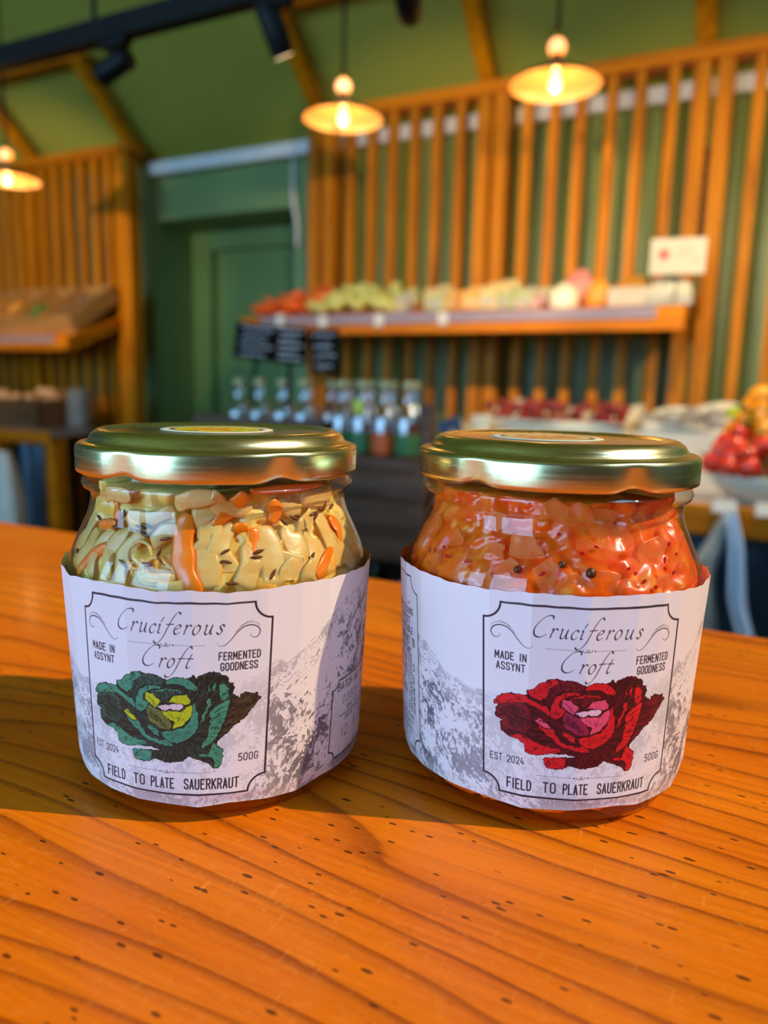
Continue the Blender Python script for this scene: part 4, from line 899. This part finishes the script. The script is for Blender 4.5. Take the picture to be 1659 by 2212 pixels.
k1b = crate('bottle_crate', .34, .24, .028, M['darkslat'], 'shallow dark crate edge in front of the amber bottles', slats=1); k1b.location = (-.995, 2.03, .884)
o = MB().box(-.02, .02, -.02, .02, 0, .19).build('crate_upright', M['darkslat']); o.location = (-.858, 1.97, .884); tag(o, 'dark upright board at the right end of the bottles', 'board')
k2 = crate('wooden_crate', .84, .34, .24, M['darkslat'], 'big grey brown crate under the bottles, topmost of the stack', slats=3); k2.location = (-1.25, 2.06, .632)
k3 = MB(); k3.box(-.42, .42, -.16, .16, 0, .014); k3.box(-.42, .42, -.16, .16, .20, .214); k3.box(-.42, -.40, -.16, .16, .015, .199); k3.box(.40, .42, -.16, .16, .015, .199); k3.box(-.01, .01, -.16, .16, .015, .199); k3.box(-.42, .42, .15, .16, .015, .199)
o = k3.build('bottle_shelf_crate', M['darkslat']); o.location = (-1.25, 2.06, .417); tag(o, 'dark open crate lying on its side with black bottles', 'crate')
mb = MB(); mb.lathe([(0, 0), (.036, 0), (.038, .005), (.038, .10), (.03, .125), (.014, .14), (.0135, .17), (.0155, .172), (.0155, .178), (0, .178)], 20)
p = mb.build('dark_bottle', M['darkglass'], None, True); tag(p, 'black bottle standing in the open crate low behind the jars', 'bottle', 'black bottles in the open crate')
for i in range(8): place(p, i == 0, (-1.60+i*.093+(.03 if i > 3 else 0), 1.97+.02*(i % 2), .4325))
o = MB().box(-.5, .43, -.22, .22, 0, .415).build('display_plinth', plain('dark brown plinth', (72, 44, 30), .6, .15)); bevel(o, .004); o.location = (-1.25, 2.06, 0); tag(o, 'dark brown plinth under the stacked crates', 'plinth')

# chalkboard signs on stakes
M['board'] = plain('black chalkboard', (22, 15, 13), .8, .1, Specular_IOR_Level=.1); M['chalk'] = plain('white chalk', (214, 210, 214), .8, .1)
def chalkboard(w, h, stake, loc, rz, ry, lines, label):
    e = empty('chalkboard_sign', loc, rz, label, 'sign'); e.rotation_euler = (0, ry, rz)
    o = MB().box(-w/2, w/2, -.004, .004, 0, h).build('board', M['board'], e); bevel(o, .002)
    MB().tube([(0, .008, -stake), (0, .008, h*.5)], .006, 8).build('stake', M['black'], e)
    r_ = random.Random(int(w*1000)+int(h*777)); mb = MB()
    for i in range(lines):
        z = h*(.86-.72*i/max(1, lines-1)); x = -w*.36+r_.random()*.03*w
        xe = w*(.38 if i % 2 == 0 else .25); pts = []
        while x < xe:
            pts.append((x, -.0052, z+r_.uniform(-.32, .32)*h*.13)); x += w*.035
        mb.tube(pts, .0024, 5)
    mb.build('chalk_writing', M['chalk'], e); return e
chalkboard(.150, .112, .16, (-1.475, 1.985, 1.198), R(16), R(6), 4, 'left chalkboard sign on a stake above the bottles, tilted')
chalkboard(.105, .112, .14, (-1.335, 1.975, 1.186), R(22), R(3), 5, 'narrower chalkboard sign overlapping the left one')
chalkboard(.088, .13, .12, (-1.206, 1.98, 1.160), R(24), R(-3), 4, 'small upright chalkboard sign in front of the shelf end')

# ------------------------------------------------------------------ the right display table
M['liner'] = plain('white box liner', (230, 212, 180), .5, .06, 20); M['cherry'] = plain('dark red fruit', (150, 34, 26), .25, .2, 40); M['lime'] = plain('yellow green fruit', (172, 180, 40), .35, .15, 30); M['greyveg'] = plain('grey mushroom', (150, 136, 124), .6, .2, 40)
def lined_box(w, d_, h, seed, label):
    e = empty('lined_box', (0, 0, 0), 0, label, 'box'); r_ = random.Random(seed)
    MB().box(-w/2, w/2, -d_/2, d_/2, 0, .01).build('box_base', M['liner'], e)
    mb = MB()
    for b in ((-w/2, w/2, -d_/2, -d_/2+.01), (-w/2, w/2, d_/2-.01, d_/2), (-w/2, -w/2+.01, -d_/2+.01, d_/2-.01), (w/2-.01, w/2, -d_/2+.01, d_/2-.01)): mb.box(*b, .011, h)
    mb.build('box_wall', M['liner'], e)
    # crumpled liner rising above the rim
    V = []; n = 96
    for i in range(n):
        a = 2*math.pi*i/n; cx = (w/2-.014)*max(-1, min(1, 1.35*math.cos(a))); cy = (d_/2-.014)*max(-1, min(1, 1.35*math.sin(a)))
        back = .5+.5*math.sin(a); up_ = h+.010+(.012+.055*back)*(.45+.55*abs(math.sin(a*1.5+seed)))*(1+.12*math.sin(a*9))
        for k, (z, q) in enumerate(((h*.4, 1), (h*.8, .985), (h+.01, 1.0), (up_, 1.04+.06*math.sin(a*7+seed)))): V.append((cx*q, cy*q, z))
    Fc = [(4*i+k, 4*((i+1) % n)+k, 4*((i+1) % n)+k+1, 4*i+k+1) for i in range(n) for k in range(3)]
    o = mesh('paper_liner', V, Fc, M['liner'], e, True); md = o.modifiers.new('thick', 'SOLIDIFY'); md.thickness = .0015
    return e
B1 = lined_box(.46, .42, .15, 1, 'white lined box of dark red fruit on the right display table'); B1.location = (-.555, 2.29, .866)
B2 = lined_box(.42, .42, .15, 2.2, 'white lined box of grey and green vegetables on the right display table'); B2.location = (-.10-.0, 2.31, .866); B2.location.x = -.105; B2.location.y = 2.34
B0 = lined_box(.12, .3, .13, 3.1, 'narrow pinkish box at the left end of the display table'); B0.location = (-.735+.0, 2.08, .866)
B0.location = (-.735, 1.985, .866); B0.scale = (.9, .3, .9)
mb = MB(); mb.blob((0, 0, 0), (.017,)*3, 3, .05); p = mb.build('red_plum', M['cherry'], None, True); tag(p, 'small shiny dark red fruit heaped in the lined box', 'fruit', 'dark red fruit in the lined box')
for i in range(70): place(p, i == 0, (-.555+random.uniform(-.19, .19), 2.29+random.uniform(-.17, .17), .99+random.random()*.07+.02), (i, 0, 0), random.uniform(.8, 1.2))
mb = MB(); mb.blob((0, 0, 0), (.04, .035, .028), 8, .08); p = mb.build('grey_mushroom', M['greyveg'], None, True); tag(p, 'grey brown flat mushroom in the right lined box', 'mushroom', 'flat mushrooms in the lined box')
for i in range(16): place(p, i == 0, (-.19+random.uniform(-.1, .1), 2.32+random.uniform(-.16, .16), 1.01+random.random()*.05), (0, 0, i), random.uniform(.8, 1.1))
mb = MB(); mb.blob((0, 0, 0), (.032, .03, .036), 9, .05); p = mb.build('green_pear', M['lime'], None, True); tag(p, 'yellow green fruit in the right half of the lined box', 'fruit', 'green fruit in the lined box')
for i in range(16): place(p, i == 0, (-.0+random.uniform(-.085, .085), 2.30+random.uniform(-.16, .16), 1.02+random.random()*.05), (0, 0, i), random.uniform(.8, 1.1))
mb = MB(); mb.blob((0, 0, 0), (.02, .02, .02), 5, .05); o = mb.build('loose_tomato', plain('bright red skin', (224, 30, 34), .3, .1), None, True); o.location = (-.545, 2.02, .9865-.0); tag(o, 'single bright red tomato in front of the red fruit box', 'tomato')
o.location = (-.60, 1.995, .887)
mb = MB(); mb.blob((0, 0, 0), (.022, .022, .026), 5, .05); o = mb.build('loose_lemon', plain('lemon skin', (236, 196, 20), .4, .08), None, True); o.location = (-.36, 1.99, .893); tag(o, 'single yellow lemon between the two lined boxes', 'lemon')
# heap of peppers in a low dish
def dish(): return MB().lathe([(0, 0), (.10, 0), (.15, .03), (.17, .055), (.165, .056), (.145, .034), (.098, .006), (0, .006)], 32)
o = dish().build('serving_dish', M['liner'], None, True); o.location = (.052, 1.985, .866); o.scale = (.95, .45, 1.2); tag(o, 'low white dish under the heap of orange and red peppers', 'dish')
def pepper(mat, label, grp):
    e = empty('bell_pepper', (0, 0, 0), 0, label, 'pepper', grp); mb = MB(); n, m = 18, 10
    for i in range(m+1):
        th = math.pi*i/m
        for k in range(n):
            a = 2*math.pi*k/n; q = 1+.10*abs(math.cos(2*a))-.06; r_ = .027*math.sin(th)**.7*q*(1-.12*(1-math.cos(th))/2); mb.V.append((r_*math.cos(a), r_*math.sin(a), .027*math.cos(th)-.006*math.exp(-(th/.4)**2)))
    for i in range(m):
        for k in range(n): k2 = (k+1) % n; mb.F.append((i*n+k, (i+1)*n+k, (i+1)*n+k2, i*n+k2))
    mb.build('pepper_body', mat, e, True); MB().tube([(0, 0, .02), (.001, 0, .032), (.004, 0, .04)], [.005, .0035, .0045], 8).build('stem', M['leafy'], e, True); return e
po = pepper(plain('orange pepper skin', (255, 150, 6), .22, .08), 'orange pepper in the upper part of the heap', 'orange peppers in the heap')
pd = pepper(plain('red pepper skin', (246, 62, 34), .22, .12), 'red pepper in the lower part of the heap', 'red peppers in the heap')
fo = fd = True
for lv in range(7):
    q = 1-lv/9.5; z = .958+lv*.0265
    for rr in (1.0, .5):
        n = max(3, int(2*math.pi*.105*q*rr/.040))
        for k in range(n):
            a = 2*math.pi*(k+.5*(lv % 2))/n+random.uniform(-.1, .1)
            x = .042+.145*q*rr*math.cos(a); y = 1.985+.062*q*rr*math.sin(a)
            rot = (random.uniform(-1.2, 1.2), random.uniform(-1.2, 1.2), a); zz = z+random.uniform(-.006, .006)
            if lv >= 4 or (lv == 3 and k % 3): place(po, fo, (x, y, zz), rot, random.uniform(.9, 1.05)); fo = False
            else: place(pd, fd, (x, y, zz), rot, random.uniform(.9, 1.05)); fd = False
pr = MB().box(-.026, .026, -.002, .002, -.016, .016).build('price_ticket', M['card']); tag(pr, 'white price ticket on the display table edge, left of the pair', 'price ticket', 'price tickets on the display table edge')
for i, (x, lb) in enumerate(((-.062, None), (.03, 'white price ticket on the display table edge, right of the pair'))): place(pr, i == 0, (x, 1.905, .862), (R(-18), 0, 0), label=lb)
o = MB().box(-.035, .035, -.002, .002, 0, .05).build('blue_card', plain('navy card', (26, 34, 66), .5, .05)); o.location = (-.775, 1.96, .99); o.rotation_euler = (0, R(-20), 0); tag(o, 'navy blue card behind the right jar lid', 'card')
# bags hanging below the table edge
def drape(name, pts, w0, w1, mat, label, seed=0):
    V = []; Fc = []; n = 14; r_ = random.Random(seed); P = [Vector(q) for q in catmull(pts, 6)]; m = len(P)
    for i, p in enumerate(P):
        t = i/(m-1); w = w0+(w1-w0)*t
        for k in range(n):
            s_ = k/(n-1)-.5; V.append((p[0]+s_*w, p[1]+.012*math.sin(s_*14+seed+2*t)*(.4+t), p[2]+.01*math.sin(s_*9)))
    for i in range(m-1):
        for k in range(n-1): Fc.append((i*n+k, i*n+k+1, (i+1)*n+k+1, (i+1)*n+k))
    o = mesh(name, V, Fc, mat, None, True); md = o.modifiers.new('thick', 'SOLIDIFY'); md.thickness = .003; tag(o, label, 'bag'); return o
M['greybag'] = plain('beige bag', (176, 168, 156), .7, .08); M['whitebag'] = plain('white thin bag', (210, 220, 236), .5, .06)
drape('hanging_bag', [(-.050, 1.895, .845), (-.075, 1.89, .77), (-.095, 1.885, .70), (-.085, 1.89, .58), (-.08, 1.89, .46)], .02, .085, M['greybag'], 'beige bag hanging under the display table edge, left strand', 1)
drape('hanging_bag', [(-.046, 1.880, .85), (-.03, 1.875, .79), (-.022, 1.875, .72), (-.012, 1.875, .64), (.015, 1.87, .56)], .03, .045, M['whitebag'], 'thin white bag hanging under the display table edge, right strand', 2)

# ------------------------------------------------------------------ lamps
M['shadeout'] = plain('dark enamel', (58, 50, 40), .35, .1); M['shadein'] = plain('cream enamel', (244, 200, 140), .45, .03)
def emis(name, rgb, s):
    t = NT(name); t.b.inputs['Emission Color'].default_value = lin(rgb); t.b.inputs['Emission Strength'].default_value = s; return t.m
M['bulb'] = emis('glowing bulb', (255, 200, 110), 6)
M['amber'] = emis('bulb glow on holder', (255, 150, 40), 2.6)  # emission stands in for bulb light on the lamp holder
M['brass'] = plain('brass', (196, 140, 50), .25, .1, metal=1)
def pendant(loc, label, power):
    e = empty('pendant_lamp', loc, 0, label, 'pendant lamp', None)
    outer = [(.150, .0), (.148, .006), (.120, .022), (.080, .040), (.045, .055), (.022, .066), (.018, .085)]
    MB().lathe(outer, 40).build('shade', M['shadeout'], e, True)
    MB().lathe([(r-.0015, z-.002) for r, z in outer[:-1]]+[(.0, .062)], 40).build('shade_lining', M['shadein'], e, True)
    MB().lathe([(.150, .0015), (.1525, .0), (.150, -.0015), (.1485, 0)], 40).build('rim', M['brass'], e, True)
    MB().lathe([(.0, .170), (.016, .165), (.020, .15), (.018, .137), (.015, .13), (.015, .09), (.018, .086), (0, .085)], 20).build('lamp_holder', M['brass'], e, True)
    MB().lathe([(.0185, .092), (.026, .100), (.030, .113), (.024, .130), (.018, .136)], 20).build('glow_collar', M['amber'], e, True)  # added glowing ring round the holder, also warms the ceiling
    MB().lathe([(0, -.022), (.012, -.018), (.019, -.004), (.019, .010), (.012, .028), (.010, .052), (0, .053)], 18).build('bulb', M['bulb'], e, True)
    top = cz(loc[1])-loc[2]
    MB().tube([(0, 0, .15), (0, 0, top)], .006, 8).build('cord', M['black'], e)
    MB().lathe([(.0, top), (.045, top), (.045, top-.05), (.0, top-.055)], 20).build('ceiling_rose', M['black'], e, True)
    ld = bpy.data.lights.new('bulb_light', 'POINT'); ld.energy = power; ld.color = (1, .5, .14); ld.shadow_soft_size = .022
    lo = bpy.data.objects.new('bulb_light', ld); COL.objects.link(lo); lo.parent = e; lo.location = (0, 0, -.034)
    return e
pendant((-1.52, 2.6, 2.115), 'brass and enamel pendant lamp glowing orange, the lower one near the doorway', 1.7)
pendant((-.715, 2.6, 2.115), 'brass and enamel pendant lamp glowing orange, the highest, above the shelf', 1.7)
pendant((-3.42, 2.6, 2.085), 'pendant lamp glowing at the left edge of the photo', 2.2)
# track with spotlights
tr = empty('lighting_track', (0, 1.75, 2.105), 0, 'long black lighting track under the ceiling at the upper left', 'lighting track')
MB().box(-4.5, 1.2, -.024, .024, 0, .06).build('rail', M['black'], tr)
for x in (-3.4, -1.88, -.6, .8): MB().tube([(x, 0, .06), (x, 0, 1.58)], .008, 8).build('suspension_rod', M['black'], tr)
def spot(x, aim, label, power, size=70, z=2.105):
    e = empty('track_spotlight', (x, 1.75, z), 0, label, 'spotlight')
    MB().box(-.05, .05, -.017, .017, -.02, -.001).build('adapter', M['black'], e)
    hd = Vector((0, 0, -.068)); d_ = (Vector(aim)-Vector((x, 1.75, z-.068))).normalized()
    MB().tube([(0, 0, -.018), (0, 0, -.04)], .009, 8).build('stem', M['black'], e)
    MB().tube([hd-d_*.055, hd-d_*.05, hd+d_*.06, hd+d_*.065], [.026, .032, .032, .030], 24).build('lamp_body', M['black'], e, True)
    mb = MB(); mb.tube([hd+d_*.0655, hd+d_*.067], .024, 20); mb.build('lens', M['lens'], e, True)
    ld = bpy.data.lights.new('beam', 'SPOT'); ld.energy = power; ld.spot_size = R(size); ld.spot_blend = .5; ld.color = (1, .78, .40); ld.shadow_soft_size = .02
    lo = bpy.data.objects.new('beam', ld); COL.objects.link(lo); lo.parent = e; lo.location = hd+d_*.075; lo.rotation_euler = (-d_).to_track_quat('Z', 'Y').to_euler()
    return e
M['lens'] = emis('warm spotlight lens', (255, 214, 160), 3)
spot(-1.80, (-2.62, 1.7, 1.75), 'black cylinder spotlight on the track pointing down to the left', 20)
spot(-1.235, (-1.08, 2.35, 1.0), 'black cylinder spotlight pointing steeply down at the top of the photo', 8)
spot(-.85, (-1.45, 3.5, 1.75), 'black cylinder spotlight on the track aimed at the left half of the shelf', 75)
spot(-.15, (-.45, 3.5, 1.7), 'black cylinder spotlight on the track aimed at the right half of the shelf', 60)
spot(.55, (.1, 3.5, 1.5), 'black cylinder spotlight on the track aimed at the far right cladding', 80)
spot(.15, (-.25, 2.1, .95), 'added unseen spotlight on the track that brightens the display table boxes', 55)  # extra lamp out of view, added to brighten the peppers and boxes
spot(-3.3, (-4.3, 3.45, 1.8), 'black cylinder spotlight on the track aimed at the left rack', 75)
